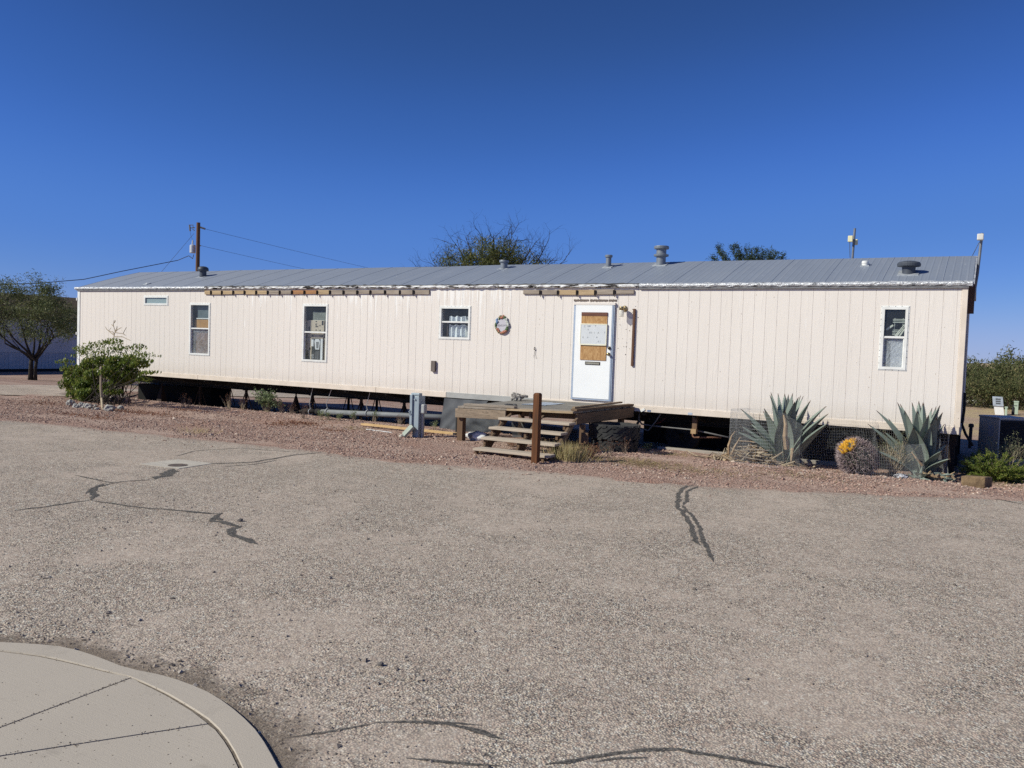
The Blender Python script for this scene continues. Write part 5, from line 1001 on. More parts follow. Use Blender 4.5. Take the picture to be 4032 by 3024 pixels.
gbox(2120, 370, 230, 42, 'tall pale green utility box in the open ground'); gbox(2010, 382, 292, 24, 'short pale green utility box beside the meter pedestal')
g_ = Gg(*R8(2088, 382)); mb = MB(); mb.lathe([(.05,-.05),(.05,.28),(.03,.3)], (g_.x, g_.y, g_.z), 12); mb.tube([(g_.x-.12,g_.y,g_.z+.35),(g_.x+.12,g_.y,g_.z+.35)], .014, 6); mb.tube([(g_.x,g_.y,g_.z+.28),(g_.x,g_.y,g_.z+.36)], .02, 6); tag(mb.build('water_tap', m_louv, origin=(g_.x,g_.y,g_.z)), 'small black standpipe tap before the tall green box', 'standpipe')
g_ = G(*R8(1620, 592), -.08); g_.y = min(g_.y, 7); q_ = W3(*R8(1625, 480), 5.4); b_ = W3(*R8(1612, 600), 5.4); mb = MB(); mb.tube([(b_.x,5.4,-.45),(q_.x,5.4,q_.z-.03)], .035, 10); mb.lathe([(.055,-.04),(.055,.02),(.03,.04)], (q_.x,5.4,q_.z-.03), 12); tag(mb.build('vent_stub', m_louv, origin=(b_.x,5.4,-.45)), 'short black capped pipe near the right end of the home', 'pipe')
P_ = [W3(*R8(*q), Y) for q, Y in (((1520,130),.9),((1510,330),.9),((1520,480),.8),((1560,590),.6),((1640,720),.5))]; P_[0].x = XR+.04; P_[1].x = XR+.045
mb = MB(); mb.tube(P_, .022, 8); tag(mb.build('black_cable', M('black_rubber_cable', (.02,.02,.022)), origin=P_[0], smooth=True), 'thick black cable drooping down the right end wall', 'cable')
mb = MB(); a = W3(*R8(1340, 590), .25); b = W3(*R8(1450, 700), .25); mb.box(a.x, XR-.02, .2, .3, a.z-.18, ZB-.003); mb.hexa([(a.x+.1,.2,-.2),(b.x,.2,-.2),(b.x,.35,-.2),(a.x+.1,.35,-.2),(a.x,.2,a.z-.18),(XR-.05,.2,a.z-.18),(XR-.05,.35,a.z-.18),(a.x,.35,a.z-.18)]); tag(mb.build('hitch_leg', m_rust, origin=(a.x,.25,-.2)), 'dark rusty support bracket under the right corner', 'bracket')
# block, bird ornament, stones, fallen leaf bits
g_ = Gg(*R8(1620, 1180))
mb = MB(); ww = .30; dd = .17
base = [Vector((g_.x-.12,g_.y,-.03)), Vector((g_.x+.17,g_.y+.02,-.03)), Vector((g_.x+.27,g_.y+.2,-.03)), Vector((g_.x-.06,g_.y+.22,-.03))]; topv = [Vector((b.x+R(-.02,.02), b.y+R(-.02,.02), .17+R(-.015,.02))) for b in base]; mb.hexa(base+topv); mb.build
tag(mb.build('stone_block', M('brown_block', (.26,.18,.10), (.15,.10,.06), .95, 0, 9, bump=.9, bdist=.02, bscale=18), origin=(g_.x+.05,g_.y+.1,0), bevel=.02), 'rough brown block on the gravel at the far right', 'block')
g_ = G(*R8(835, 1100), 0); mb = MB(); mb.blob(g_+Vector((0,.02,.05)), (.10,.06,.045), 6, .3, 3); mb.cur = 1; mb.tube([g_+Vector((.0,-.02,.03)), g_+Vector((.02,-.12,-.0))], [.02,.004], 6); mb.tube([g_+Vector((.05,0,.03)), g_+Vector((.16,-.03,.01))], [.012,.006], 6)
tag(mb.build('bird_ornament', [M('black_white_stone', (.72,.72,.74), (.06,.06,.07), .6, 0, 22, lo=.46, hi=.54), M('orange_beak', (.55,.30,.16))], origin=g_), 'little black and white ornament on the dirt before the right agave', 'ornament')
m_rk = M('pale_rock', (.42,.40,.37), (.27,.255,.24), .9, 0, 8, bump=.8, bdist=.02, bscale=14)
Q7 = lambda x, y: (230+x*.223, 1280+y*.223)
for px, py, w_, h_, lb in ((210,1395,.24,.22,'leftmost pale rock in the ring at the foot of the leafy bush'),(310,1440,.20,.15,'low pale rock second from the left in the ring'),(415,1440,.26,.19,'big twin-lobed pale rock left of the stake'),(530,1450,.24,.17,'greyish pale rock just left of the two small ones'),(655,1440,.12,.12,'small pale upper rock left of the stake'),(680,1480,.15,.10,'small pale lower rock left of the stake'),(900,1500,.32,.21,'widest rounded rock right of the stake'),(1100,1475,.20,.14,'white sharp rock right of the widest rock'),(600,1475,.07,.06,'tiny white pebble rock in front of the ring')):
    g_ = G(*Q7(px, py), .03); f_ = 3278/((g_-CAM).dot(d_)); mb = MB(); mb.blob((g_.x, g_.y, gz(g_.x, g_.y)+h_*.25), (w_*.42, w_*.36, h_*.42), random.randint(0, 60), .45, 3); tag(mb.build('rock', m_rk, origin=(g_.x, g_.y, gz(g_.x,g_.y))), lb, 'rock', 'pale rocks edging the leafy bush')
for px, py, s_, lb in ((1030,1340,.16,'reddish rock in the shade under the leafy bush'),(1190,1390,.13,'smaller reddish rock right under the leafy bush')):
    g_ = G(*Q7(px, py), .0); mb = MB(); mb.blob((g_.x,g_.y,gz(g_.x,g_.y)+.05), (s_*1.3,s_,s_*.7), random.randint(0,60), .5, 3); tag(mb.build('rock', M('red_rock', (.30,.20,.17), (.2,.14,.12), .9, bump=.6), origin=g_), lb, 'rock', 'reddish rocks under the leafy bush')
# ================================================================== NEIGHBOURING HOME, POLE, WIRES, MASTS
gB = Gg(10, 1465); XB = gB.x; zb0 = gB.z
v = ray(0, 1152); rid = CAM + v*((XB-2.2-CAM.x)/v.x); zr_ = rid.z; ze = 2.55
nb_ = thing('neighbouring_home', (XB-2.2, 16, zb0), 'long pale building with a brown roof behind the left tree', 'building')
Y0, Y1 = -6, 36
m_lav = M('shaded_white_wall', (.60,.58,.57), (.52,.50,.50), .8, 0, 1.2, (1,1,1), .1); m_skirt = M('ribbed_skirting', (.50,.51,.54), (.42,.43,.46), .8, 0, 2, (1,6,1))
mb = MB(); mb.box(XB-4.4, XB, Y0, Y1, zb0+1.05, ze); mb.build('wall', m_lav, nb_)
mb = MB(); y = Y0
while y < Y1: mb.box(XB-.06, XB-.012-(.012 if int(y*10) % 2 else 0), y, y+.19, zb0+.16, zb0+1.045); y += .2
mb.build('skirting', m_skirt, nb_); mb = MB(); mb.box(XB-4.3, XB-.1, Y0+.1, Y1-.1, zb0-.3, zb0+1.05); mb.build('foundation', m_under, nb_)
mb = MB(); mb.v = [(XB+.28,Y0-.3,ze-.05),(XB+.28,Y1+.3,ze-.05),(XB-2.2,Y1+.3,zr_),(XB-2.2,Y0-.3,zr_),(XB-4.7,Y0-.3,ze-.05),(XB-4.7,Y1+.3,ze-.05)]; mb.v += [(a,b,c-.10) for a,b,c in mb.v]; mb.rnd = [.5]*12
mb.f = [(0,1,2,3),(3,2,5,4),(0,6,7,1),(6,9,8,7),(9,10,11,8),(0,3,9,6),(3,4,10,9),(1,7,8,2)]; mb.mi = [0]*8
mb.build('roof', M('brown_shingle', (.15,.105,.07), (.09,.068,.05), .95, 0, 3, (1,1,3), .6, .02, 18), nb_)
# ---- utility pole
m_pole = wood('brown_pole_wood', (.20,.105,.055), (.12,.065,.04), 2, scale=.6); dist = 62
base = D(774, 1300, dist); px_, py_ = base.x, base.y; top_z = D(775, 879, dist).z; zg = gz(px_, py_)
up = thing('utility_pole', (px_, py_, zg), 'brown wooden utility pole with a transformer behind the roof', 'utility pole')
mb = MB(); mb.tube([(px_,py_,zg-.2),(px_,py_,top_z)], [.17,.135], 14); mb.build('pole', m_pole, up, smooth=False)
rr = r_.copy()
def pp(px, py): q_ = D(px, py, dist); return q_
QP = lambda x, y: (700+x*.1447, 860+y*.1447)
t0 = pp(*QP(432, 730)); t1 = pp(*QP(432, 950)); cx_ = Vector((t0.x, t0.y, 0)) - d_*.18
mb = MB(); mb.lathe([(.19,t1.z),(.21,t1.z+.04),(.21,t0.z-.05),(.17,t0.z),(.0,t0.z+.02)], (cx_.x, cx_.y, 0), 18); mb.lathe([(.05,t0.z),(.06,t0.z+.1),(.04,t0.z+.35),(.02,t0.z+.37)], (cx_.x-.02, cx_.y, 0), 10); mb.build('transformer', M('pale_transformer', (.62,.64,.66), (.55,.57,.6), .4, .1, 4, bump=0), up)
m_ins = M('dark_insulator', (.10,.10,.11), (.2,.2,.22), .4)
mb = MB(); a = pp(*QP(320, 185)); b = pp(*QP(335, 345)); mb.tube([a, b], .055, 8); mb.tube([pp(*QP(300,180)), pp(*QP(415,180)), pp(*QP(412,260))], .03, 6); mb.tube([pp(*QP(350,260)), pp(*QP(465,250))], .035, 6); mb.tube([pp(*QP(395,290)), pp(*QP(460,330))], .03, 6); mb.build('cutout_fuse', m_ins, up)
mb = MB(); a, b = pp(*QP(560,222)), pp(*QP(750,288)); 
for k in range(7): c = a.lerp(b, (k+.5)/7); mb.lathe([(.03,-.07),(.075,-.03),(.075,.0),(.03,.06)], c, 8, (b-a))
mb.tube([a, b], .02, 5); mb.tube([pp(*QP(555,738)), pp(*QP(630,742))], .04, 6); mb.build('insulator_string', m_ins, up)
m_wire = M('grey_cable', (.10,.105,.115), None, .6, .2, bump=0)
def wire(lb, pts, r, sag=0.0, n=24):
    P = []
    for i in range(n+1):
        s_ = i/n*(len(pts)-1); k = min(int(s_), len(pts)-2); q_ = Vector(pts[k]).lerp(Vector(pts[k+1]), s_-k); q_.z -= sag*4*(i/n)*(1-i/n); P.append(q_)
    mb = MB(); mb.tube(P, r, 5, False); tag(mb.build('power_line', m_wire, origin=P[0]), lb, 'power line', 'lines strung from the utility pole')
wire('upper line falling from the pole top to the right behind the roof', [pp(*QP(750,288)), D(2150, 1190, 150)], .012, .5)
wire('lower line falling from mid pole to the right behind the roof', [pp(*QP(630,742)), D(2150, 1236, 150)], .011, .5)
wire('thick drooping service cable from the transformer to the left', [pp(*QP(435,985)), pp(*QP(405,1095)), pp(*QP(300,1015)), pp(*QP(0,1140)), D(480, 1068, 58), D(330, 1100, 56), D(150, 1115, 54), D(-20, 1121, 52), D(-220, 1118, 50)], .026, 0, 64)
g_ = D(470, 1320, 66); wire('straight guy wire slanting down to the left from the pole', [pp(*QP(440,410)), Vector((D(560,1160,64)))], .012, 0, 8)
wire('thin jumper lead curling between fuse and transformer', [pp(*QP(340,350)), pp(*QP(355,470)), pp(*QP(430,640))], .008, 0, 8)
# ---- antenna masts
m_mast = M('grey_mast', (.22,.23,.25), (.16,.17,.19), .5, .4, 8); m_cream = M('cream_radio', (.78,.72,.45), (.70,.64,.40), .5); m_radio = M('pale_radio', (.72,.70,.66), (.6,.58,.54), .5)
Ym = 4.6; a = W3(3357, 1012, Ym); b = W3(3366, 899, Ym); k = (a-b).normalized(); gm_ = Vector((a.x, Ym, gz(a.x, Ym)))
am = thing('antenna_mast', gm_, 'grey mast with two cream radio boxes rising behind the roof', 'antenna mast')
mb = MB(); mb.tube([gm_-Vector((0,0,.1)), a, b], .026, 8); mb.build('mast', m_mast, am)
for (x0, y0, x1, y1), dz in (((3340,929,3358,953),-.12),((3358,943,3377,964),.05)):
    p0, p1 = W3(x0, y0, Ym+dz), W3(x1, y1, Ym+dz); mb = MB(); mb.box(p0.x, p1.x, Ym+dz-.05, Ym+dz+.04, p1.z, p0.z); mb.build('radio_box', m_cream, am, bevel=.012)
mb = MB(); mb.tube([W3(3346,953,Ym-.05), W3(3346,985,Ym-.03), W3(3347,1015,Ym)], .007, 5); mb.tube([W3(3366,960,Ym), W3(3358,985,Ym), W3(3355,1010,Ym)], .006, 5); mb.build('lead', m_wire, am)
Ym = 1.5; b = W3(3867, 918, Ym); a = W3(3849, 1075, Ym); c = W3(3832, 1210, Ym); c.x = XR+.06; a.x = max(a.x, XR+.10)
am = thing('antenna_mast', (c.x, Ym, c.z), 'leaning mast with one pale radio box fixed to the right end wall', 'antenna mast')
mb = MB(); mb.tube([c, a, b], .024, 8); mb.build('mast', m_mast, am); p0, p1 = W3(3848, 921, Ym-.1), W3(3873, 945, Ym-.1); mb = MB(); mb.box(p0.x, p1.x, Ym-.14, Ym-.03, p1.z, p0.z); mb.build('radio_box', m_radio, am, bevel=.014)
mb = MB(); mb.tube([W3(3855,955,Ym), W3(3840,985,Ym), W3(3829,1006,Ym+.1)], .006, 5); mb.build('lead', m_wire, am)
mb = MB(); mb.box(XR+.022, XR+.09, Ym-.05, Ym+.05, c.z+.02, c.z+.08); mb.box(XR+.022, XR+.09, Ym-.05, Ym+.05, c.z+.4, c.z+.46); mb.build('wall_bracket', m_mast, am)
# ================================================================== PLANTS
m_bark = M('dark_bark', (.045,.037,.03), (.025,.02,.017), .95, 0, 14, (1,1,.3), .6); m_twig = M('grey_twig', (.22,.17,.13), (.14,.105,.085), .95, 0, 20, bump=.3); m_pale = M('straw_twig', (.46,.38,.27), (.34,.27,.19), .95, 0, 20, bump=.2)
def rv(s=1): return Vector((R(-s,s), R(-s,s), R(-s,s)))
def branch(mb, p, d, L, r, depth, tips, spread=.6, up=.15, seg=4, kids=(2,3), ratio=.72, n=5, wig=.18, tipmin=0):
    pts = [Vector(p)]; rad = [r]; d = Vector(d).normalized()
    for k in range(seg):
        d = (d + rv(wig) + Vector((0,0,up*.3))).normalized(); pts.append(pts[-1]+d*L/seg); rad.append(r*(1-.45*(k+1)/seg))
    mb.tube(pts, rad, n, False)
    if depth <= 0 or r < .002: tips.append((pts[-1], d)); tips.append((pts[len(pts)//2], d)); return
    if depth <= tipmin: tips.append((pts[-1], d))
    for j in range(random.randint(*kids)):
        nd = (d + rv(spread) + Vector((0,0,up))).normalized(); st = pts[-1] if j == 0 else pts[random.randint(max(1, seg-2), seg)]
        branch(mb, st, nd, L*ratio*R(.8,1.15), rad[-1]*R(.7,.95), depth-1, tips, spread, up, seg, kids, ratio, max(3, n-1), wig, tipmin)
def foliage(tips, per, spread, size, asp=.35, drop=0):
    mb = MB()
    for p, d in tips:
        for _ in range(per):
            c = p + Vector((random.gauss(0,spread), random.gauss(0,spread), random.gauss(0,spread*.8)-drop)); mb.leaf(c, size*R(.6,1.25), asp)
    return mb
# -- shade tree at the far left
g_ = Gg(120, 1495); dt = (g_-CAM).dot(d_); PX = dt/3278
tree = thing('shade_tree', g_, 'dark feathery desert tree with forked trunks at the far left', 'tree')
tr = MB(); tips = []
sp_ = Vector((.02,0,.55))+g_
tr.tube([g_-Vector((.0,0,.1)), g_+Vector((.02,.0,.25)), g_+Vector((.03,0,.62)), g_+Vector((.05,0,.9))], [.125,.10,.09,.08], 9); tr.tube([g_+Vector((.18,.12,-.1)), g_+Vector((.2,.1,.5)), g_+Vector((.3,.1,1.0))], [.085,.07,.06], 8)
def crown_dirs(): 
    for k in range(9):
        an = k*2*math.pi/9 + R(-.2,.2); yield an
for k, an in enumerate(crown_dirs()):
    s_ = g_+Vector((.05+(.25 if k % 2 else 0),.05,.88)); d0 = Vector((math.cos(an)*1.0, math.sin(an)*.9, R(.75,1.2)))
    branch(tr, s_, d0, 1.45, .058, 4, tips, .62, .10, 4, (2,3), .70, 6, .16)
tr.build('trunk', m_bark, tree, smooth=True)
m_leafA = leafmat('olive_leaflets', [(0,(.055,.08,.026)),(.5,(.13,.155,.052)),(.85,(.20,.22,.08)),(1,(.27,.25,.12))])
cc0 = g_+Vector((.05,0,2.72))
tips2 = [t_ for t_ in tips if t_[0].z > g_.z+1.35]
for _ in range(330):      # hanging outer sprays that give the crown its broad, uneven skirt
    an = R(0,6.283); rr_ = R(.3,1.0)**.5; q_ = cc0+Vector((math.cos(an)*2.45*rr_, math.sin(an)*2.0*rr_, R(-1.0,.85)*(1.05-rr_*.45)+.25*n2(math.cos(an)*2, math.sin(an)*2, 1)))
    tips2.append((q_, Vector((0,0,1))))
wisp = [(cc0+Vector((R(-1.2,1.3), R(-.6,.6), R(.7,1.9))), None) for k in range(26)]
random.shuffle(tips2); fl = foliage(tips2[:620], 30, .16, .075, .22)
fw = foliage(wisp, 16, .13, .06, .18); fl.r = .5; nv = len(fl.v); fl.v += fw.v; fl.rnd += fw.rnd; fl.f += [[i+nv for i in f] for f in fw.f]; fl.mi += fw.mi; fl.build('crown', m_leafA, tree); print('tree tips', len(tips), len(tips2))
# -- twiggy tree behind the roof
def far_tree(dist, pxc, lb, nm, spec):
    b = D(pxc, 1330, dist); zg = gz(b.x, b.y); base = Vector((b.x, b.y, zg)); return thing(nm, base, lb, 'tree'), base
T2, b2 = far_tree(36, 1925, 'half bare twiggy tree spreading behind the middle of the roof', 'twiggy_tree', None)
trn = MB(); tips = []; zc = D(1925, 1130, 36).z; f2_ = 36/3278
trn.tube([b2-Vector((0,0,.2)), b2+Vector((.1,0,1.2)), Vector((b2.x+.05, b2.y, zc-.9))], [.22,.19,.15], 9); root_ = Vector((b2.x+.05, b2.y, zc-.9))
for k, (tx, ty) in enumerate([(1640,1050),(1700,1040),(1790,935),(1830,900),(1880,960),(1900,890),(1945,890),(1985,905),(2020,872),(2040,905),(2110,930),(2160,925),(2190,1000),(2235,1020),(2120,985),(1760,985),(1845,1000),(1960,960),(2075,1000),(1730,1010)]):
    ty = 1062-(1062-ty)*.84; e = D(tx, ty, 36+R(-2.2,2.2)); mid = root_.lerp(e, .5)+rv(.35); pts = [root_, root_.lerp(mid, .5)+rv(.1), mid, mid.lerp(e, .5)+rv(.14), e]; L = (e-root_).length
    trn.tube(pts, [.09,.07,.05,.028,.006], 6, False)
    for s_ in (.4,.55,.7,.82,.92):
        j = int(s_*4); q_ = pts[j].lerp(pts[min(j+1, 4)], s_*4-j); dd = (e-root_).normalized()
        for _ in range(2): branch(trn, q_, dd*.75+rv(.75)+Vector((0,0,.12)), L*R(.10,.20), .013, 2, tips, .8, .06, 4, (2,3), .75, 4, .36)
trn.build('trunk', m_bark, T2)
m_leafB = leafmat('yellow_green_sprays', [(0,(.04,.06,.018)),(.5,(.10,.125,.034)),(.85,(.19,.19,.055)),(1,(.28,.22,.08))])
cB = D(1930, 1040, 36); tl = []
for p, d in tips:
    q_ = p-cB; k = math.sqrt((q_.x/1.7)**2+(q_.z/.85)**2); w_ = max(0, 1.0-k)
    if random.random() < w_: tl.append((p, d))
for pxx, pyy, n_ in ((1755,1050,5),(1825,1015,5),(1850,1035,10),(1875,960,5),(1920,945,6),(1950,1000,10),(1990,1010,8),(1985,950,5),(2020,960,5),(2075,1030,6),(2120,1030,6),(1895,1040,8),(1960,1045,8),(2040,1045,5),(1780,1040,7),(1860,985,6),(1925,985,8),(1905,1010,8),(2010,985,6),(1960,970,6),(2050,1000,5)):
    for _ in range(n_): tl.append((D(pxx+R(-28,28), pyy+R(-22,22), 36+R(-1.3,1.3)), Vector((0,0,1))))
foliage(tl, 25, .15, .085, .2).build('crown', m_leafB, T2); print('twiggy', len(tips), len(tl))
# -- feathery tree tips farther right
T3, b3 = far_tree(40, 2945, 'feathery green tree top just showing above the roof at right', 'feathery_tree', None)
trn = MB(); tips = []; f3 = 40/3278; root_ = Vector((b3.x, b3.y, D(2945, 1180, 40).z)); trn.tube([b3-Vector((0,0,.2)), root_], [.2,.14], 8)
sprays = []
for tx, ty in [(2800,1010),(2825,968),(2845,1000),(2880,972),(2893,962),(2915,990),(2935,975),(2960,985),(2985,982),(3010,985),(3035,990),(3060,1000),(3088,1004),(2860,1015),(2950,1010),(3000,1012),(3040,1015)]:
    e = D(tx, ty, 40+R(-1.2,1.2)); mid = root_.lerp(e, .55)+rv(.25); trn.tube([root_, mid, e], [.05,.03,.008], 5, False)
    for s_ in np.linspace(.45, 1.0, 9): q_ = mid.lerp(e, s_); sprays += [(q_+rv(.09), None)]*2
trn.build('trunk', m_bark, T3); foliage(sprays, 13, .10, .085, .2).build('crown', leafmat('dark_green_leaflets', [(0,(.018,.035,.018)),(.6,(.04,.068,.032)),(1,(.085,.12,.055))]), T3)
# -- leafy bush by the left end
gL = Gg(440, 1608); bush = thing('leafy_bush', (-19.0, -2.0, gz(-19,-2)), 'broad leafy green bush inside a ring of pale rocks', 'bush')
m_leafC = leafmat('glossy_green_leaf', [(0,(.07,.11,.026)),(.45,(.15,.21,.04)),(.8,(.24,.29,.06)),(.95,(.33,.34,.08)),(1,(.38,.31,.11))], .38, .48)
fl = MB(); st = MB(); QB = lambda x, y: (230+x*.223, 1280+y*.223)
blobs = [(250,900,120,170),(300,1100,150,170),(430,850,120,130),(450,1050,150,150),(480,1230,150,130),(330,760,90,60),(560,700,130,130),(620,900,140,150),(650,1100,120,130),(420,420,70,80),(480,480,90,90),(545,350,45,70),(640,380,60,80),(600,600,110,90),(760,500,70,80),(800,640,110,110),(820,320,60,60),(900,290,70,50),(985,300,80,75),(960,440,70,70),(900,820,140,130),(1000,650,110,110),(1040,900,130,130),(1060,1010,130,90),(1150,560,90,80),(1140,420,70,80),(1190,720,120,110),(1220,960,110,90),(1290,860,110,110),(1300,640,110,100),(1380,560,80,110),(1390,400,60,70),(1440,700,100,70),(1500,640,70,60),(1540,520,60,50),(1630,540,45,30),(1530,950,40,60),(1560,850,50,25),(1650,830,40,25),(560,1180,110,120),(870,1100,80,110),(960,1180,90,60),(160,1040,60,130),(180,760,50,60),(120,650,40,60),(290,540,40,40),(300,1230,90,90),(390,1310,90,50),(700,1290,50,60)]
for bx, by, w_, h_ in blobs:
    dep = -2.25+.9*(.5-(bx-200)/1500)+R(-.45,.5)
    c = W3(*QB(bx, by), dep); rw = w_*.223/3278*19.5; rh = h_*.223/3278*19.5
    area = w_*h_
    for _ in range(int(area/ (42 if by > 620 else 62))):
        q_ = rv(1)
        while q_.length > 1: q_ = rv(1)
        p = c+Vector((q_.x*rw, q_.y*max(rw,.25)*1.1, q_.z*rh)); 
        if p.y > -.12: p.y = -.12-R(0,.2)
        fl.leaf(p, R(.036,.062) if by > 620 else R(.026,.048), .46, None, Vector((R(-.6,.6), R(-.6,.6), -1.0)))
    b0 = Vector((-19.3+R(-.5,.9), -2.2+R(-.3,.3), gz(-19,-2)-.05)); mid = b0.lerp(c, .5)+rv(.12); st.tube([b0, mid, c], [.014,.009,.004], 5, False)
st.build('stems', m_bark, bush); fl.build('leaves', m_leafC, bush)
tw = MB(); tp_ = []; s0 = W3(*QB(960, 330), -1.9)
for pts in ([(960,330),(985,180),(1000,110),(970,0),(985,-90)],[(1000,130),(1040,80),(1110,45)],[(985,180),(920,130),(850,70),(830,30)],[(990,170),(960,120),(890,100),(930,50)],[(1000,130),(1060,140),(1140,150),(1200,40)],[(985,205),(1130,205),(1200,240),(1270,270)],[(1140,150),(1180,180)],[(1000,110),(1030,60),(1035,20)],[(975,20),(940,-10)],[(985,-40),(1010,-80)]):
    P = [W3(*QB(*q), -1.9) for q in pts]; tw.tube(P, [.012*(1-.6*i/len(P)) for i in range(len(P))], 5, False)
tw.build('dead_twigs', m_pale, bush)
mb = MB(); P = [W3(*QB(*q), -2.75) for q in ((755,730),(752,900),(750,1100),(765,1300))]; b_ = Gg(*QB(788, 1500)); P.append(b_-Vector((0,0,.1))); mb.tube(P, [.022,.026,.03,.03,.028], 7); tag(mb.build('wooden_stake', m_pale, origin=b_), 'thin pale wooden stake standing in front of the leafy bush', 'stake')
# ================================================================== CAGES, AGAVES, CACTUS
m_wirem = M('galvanised_wire', (.50,.51,.52), (.40,.41,.42), .5, .4, 10, bump=0)
def cage(path, hts, lb, dx=.0275, dz=.052, r=.00085):
    P = [Vector(p) for p in path]; d = [0]
    for a, b in zip(P[:-1], P[1:]): d.append(d[-1]+(b-a).length)
    n = int(d[-1]/dx); Q = []; Hs = []
    for i in range(n+1):
        s_ = d[-1]*i/n; Q.append(Vector((np.interp(s_, d, [p.x for p in P]), np.interp(s_, d, [p.y for p in P]), 0))); Hs.append(np.interp(s_, d, hts))
    for _ in range(6): Q = [Q[0]]+[(Q[i-1]+Q[i]*2+Q[i+1])/4 for i in range(1, len(Q)-1)]+[Q[-1]]
    def pt(i, z): q_ = Q[i]; tn = Vector((.03*n2(i*.05, z*2, 1, 3), .03*n2(i*.06, z*2.2, 1, 8), .012*n2(i*.06, z, 1, 5))); return Vector((q_.x, q_.y, gz(q_.x, q_.y)+z))+tn
    mb = MB()
    for i in range(n+1): mb.tube([pt(i, Hs[i]*k/5) for k in range(6)], r, 3, False)
    z = .02
    while z < max(hts):
        run = [pt(i, z) for i in range(0, n+1, 2) if Hs[i] >= z-.02]
        if len(run) > 2: mb.tube(run, r, 3, False)
        z += dz
    return tag(mb.build('wire_cage', m_wirem, origin=Q[0]), lb, 'wire cage', 'wire mesh cages round the agaves')
q0 = Gg(2865, 1815); q1 = Gg(2950, 1836); q2 = Gg(3050, 1847); q3 = Gg(3180, 1838); q4 = Gg(3300, 1846); q5 = Gg(3385, 1842)
bk = lambda px: Vector((W(px, 1610, -.16)[0], -.16, 0))
cage([q0+Vector((.05,.32,0)), q0, q1, q2, q3, q4, q5, q5+Vector((.25,.35,0)), bk(3440), bk(3300), bk(3100), bk(2960), q0+Vector((.12,.75,0)), q0+Vector((.05,.32,0))], [.92]*4+[.66,.62,.66,.80,.86,.88,.88,.90,.92,.92], 'tall galvanised wire mesh cage round the left agave')
c0 = Gg(3368, 1878); c1 = Gg(3460, 1886); c2 = Gg(3560, 1888); c3 = Gg(3680, 1880); c4 = Gg(3742, 1850)
cage([c0, c1, c2, c3, c4, bk(3740), bk(3640), bk(3475)], [.46,.48,.52,.62,.80,.86,.86,.86], 'wire mesh cage round the right agave, one edge at the cactus')
m_ag = NT('blue_grey_agave'); at = m_ag.n('ShaderNodeAttribute', attribute_name='rnd'); p = m_ag.pos()
ca_ = m_ag.mix(m_ag.noise(p, 5, 4, .6), (.25,.29,.25), (.17,.21,.18)); ca_ = m_ag.mix(m_ag.ramp(at.outputs['Fac'], [(.93, 0.0), (.97, 1.0)]), ca_, (.10,.06,.045)); ca_ = m_ag.mix(m_ag.ramp(at.outputs['Fac'], [(.0, .7), (.10, 0.0)]), ca_, (.40,.42,.33))
ca_ = m_ag.mix(m_ag.ramp(m_ag.noise(m_ag.pos((1,1,.4)), 11, 4, .7), [(.62, 0.0), (.75, .5)]), ca_, (.33,.38,.36)); m_ag = m_ag.fin(ca_, .5, 0, .3)
m_dead = M('dead_agave_leaf', (.44,.33,.21), (.24,.16,.10), .9, 0, 7, (1,1,.4), .5)
def agleaf(mb, b, tip, wd, sag=.0, bow=.15, n=12, face=None, teeth=True):
    b = Vector(b); tip = Vector(tip); ax = tip-b; L = ax.length; out = Vector((ax.x, ax.y, 0)); out = out.normalized() if out.length > .05 else Vector((0,-1,0))
    c = b.lerp(tip, .45)+Vector((0,0,1))*L*bow*.5-out*L*bow*.4 if sag >= 0 else b.lerp(tip,.5)
    mid = lambda s: b*(1-s)**2 + c*2*s*(1-s) + tip*s*s
    base = len(mb.v); prof = []
    for i in range(n+1):
        s = i/n; p = mid(s); tn = (mid(min(1, s+.04))-mid(max(0, s-.04))).normalized(); sd_ = tn.cross(face if face is not None else out+Vector((0,0,.4))).normalized(); nn_ = sd_.cross(tn).normalized()
        w_ = wd*.5*min(1.0, .62+1.25*s)*(1-max(0, (s-.40)/.60)**1.5) if s < 1 else 0.001; g_d = w_*.72
        if nn_.dot(out) < 0 and nn_.z < 0: nn_ = -nn_
        mb.r = s; mb.add([p+sd_*w_+nn_*g_d*-.0, p-nn_*g_d*.55*-1*0+nn_*(-g_d*.8), p-sd_*w_, p+nn_*(-g_d*.8-.006-.022*(1-s))], [])
    for i in range(n):
        a = base+i*4; q_ = a+4
        for j in range(4): mb.f.append([a+j, a+(j+1)%4, q_+(j+1)%4, q_+j]); mb.mi.append(0)
    if teeth:
        for i in range(2, n*3-2):
            s = i/(n*3); p = mid(s); tn = (mid(min(1, s+.04))-mid(max(0, s-.04))).normalized(); sd_ = tn.cross(face if face is not None else out+Vector((0,0,.4))).normalized(); w_ = wd*.5*min(1.0, .62+1.25*s)*(1-max(0, (s-.40)/.60)**1.5)
            for k in (-1, 1): q_ = p+sd_*w_*k; mb.r = .99; mb.add([q_-tn*.006, q_+tn*.006, q_+sd_*k*.011+tn*.004], [(0,1,2)])
RA8 = lambda x, y: (2800+x*.2712, 1500+y*.2712)
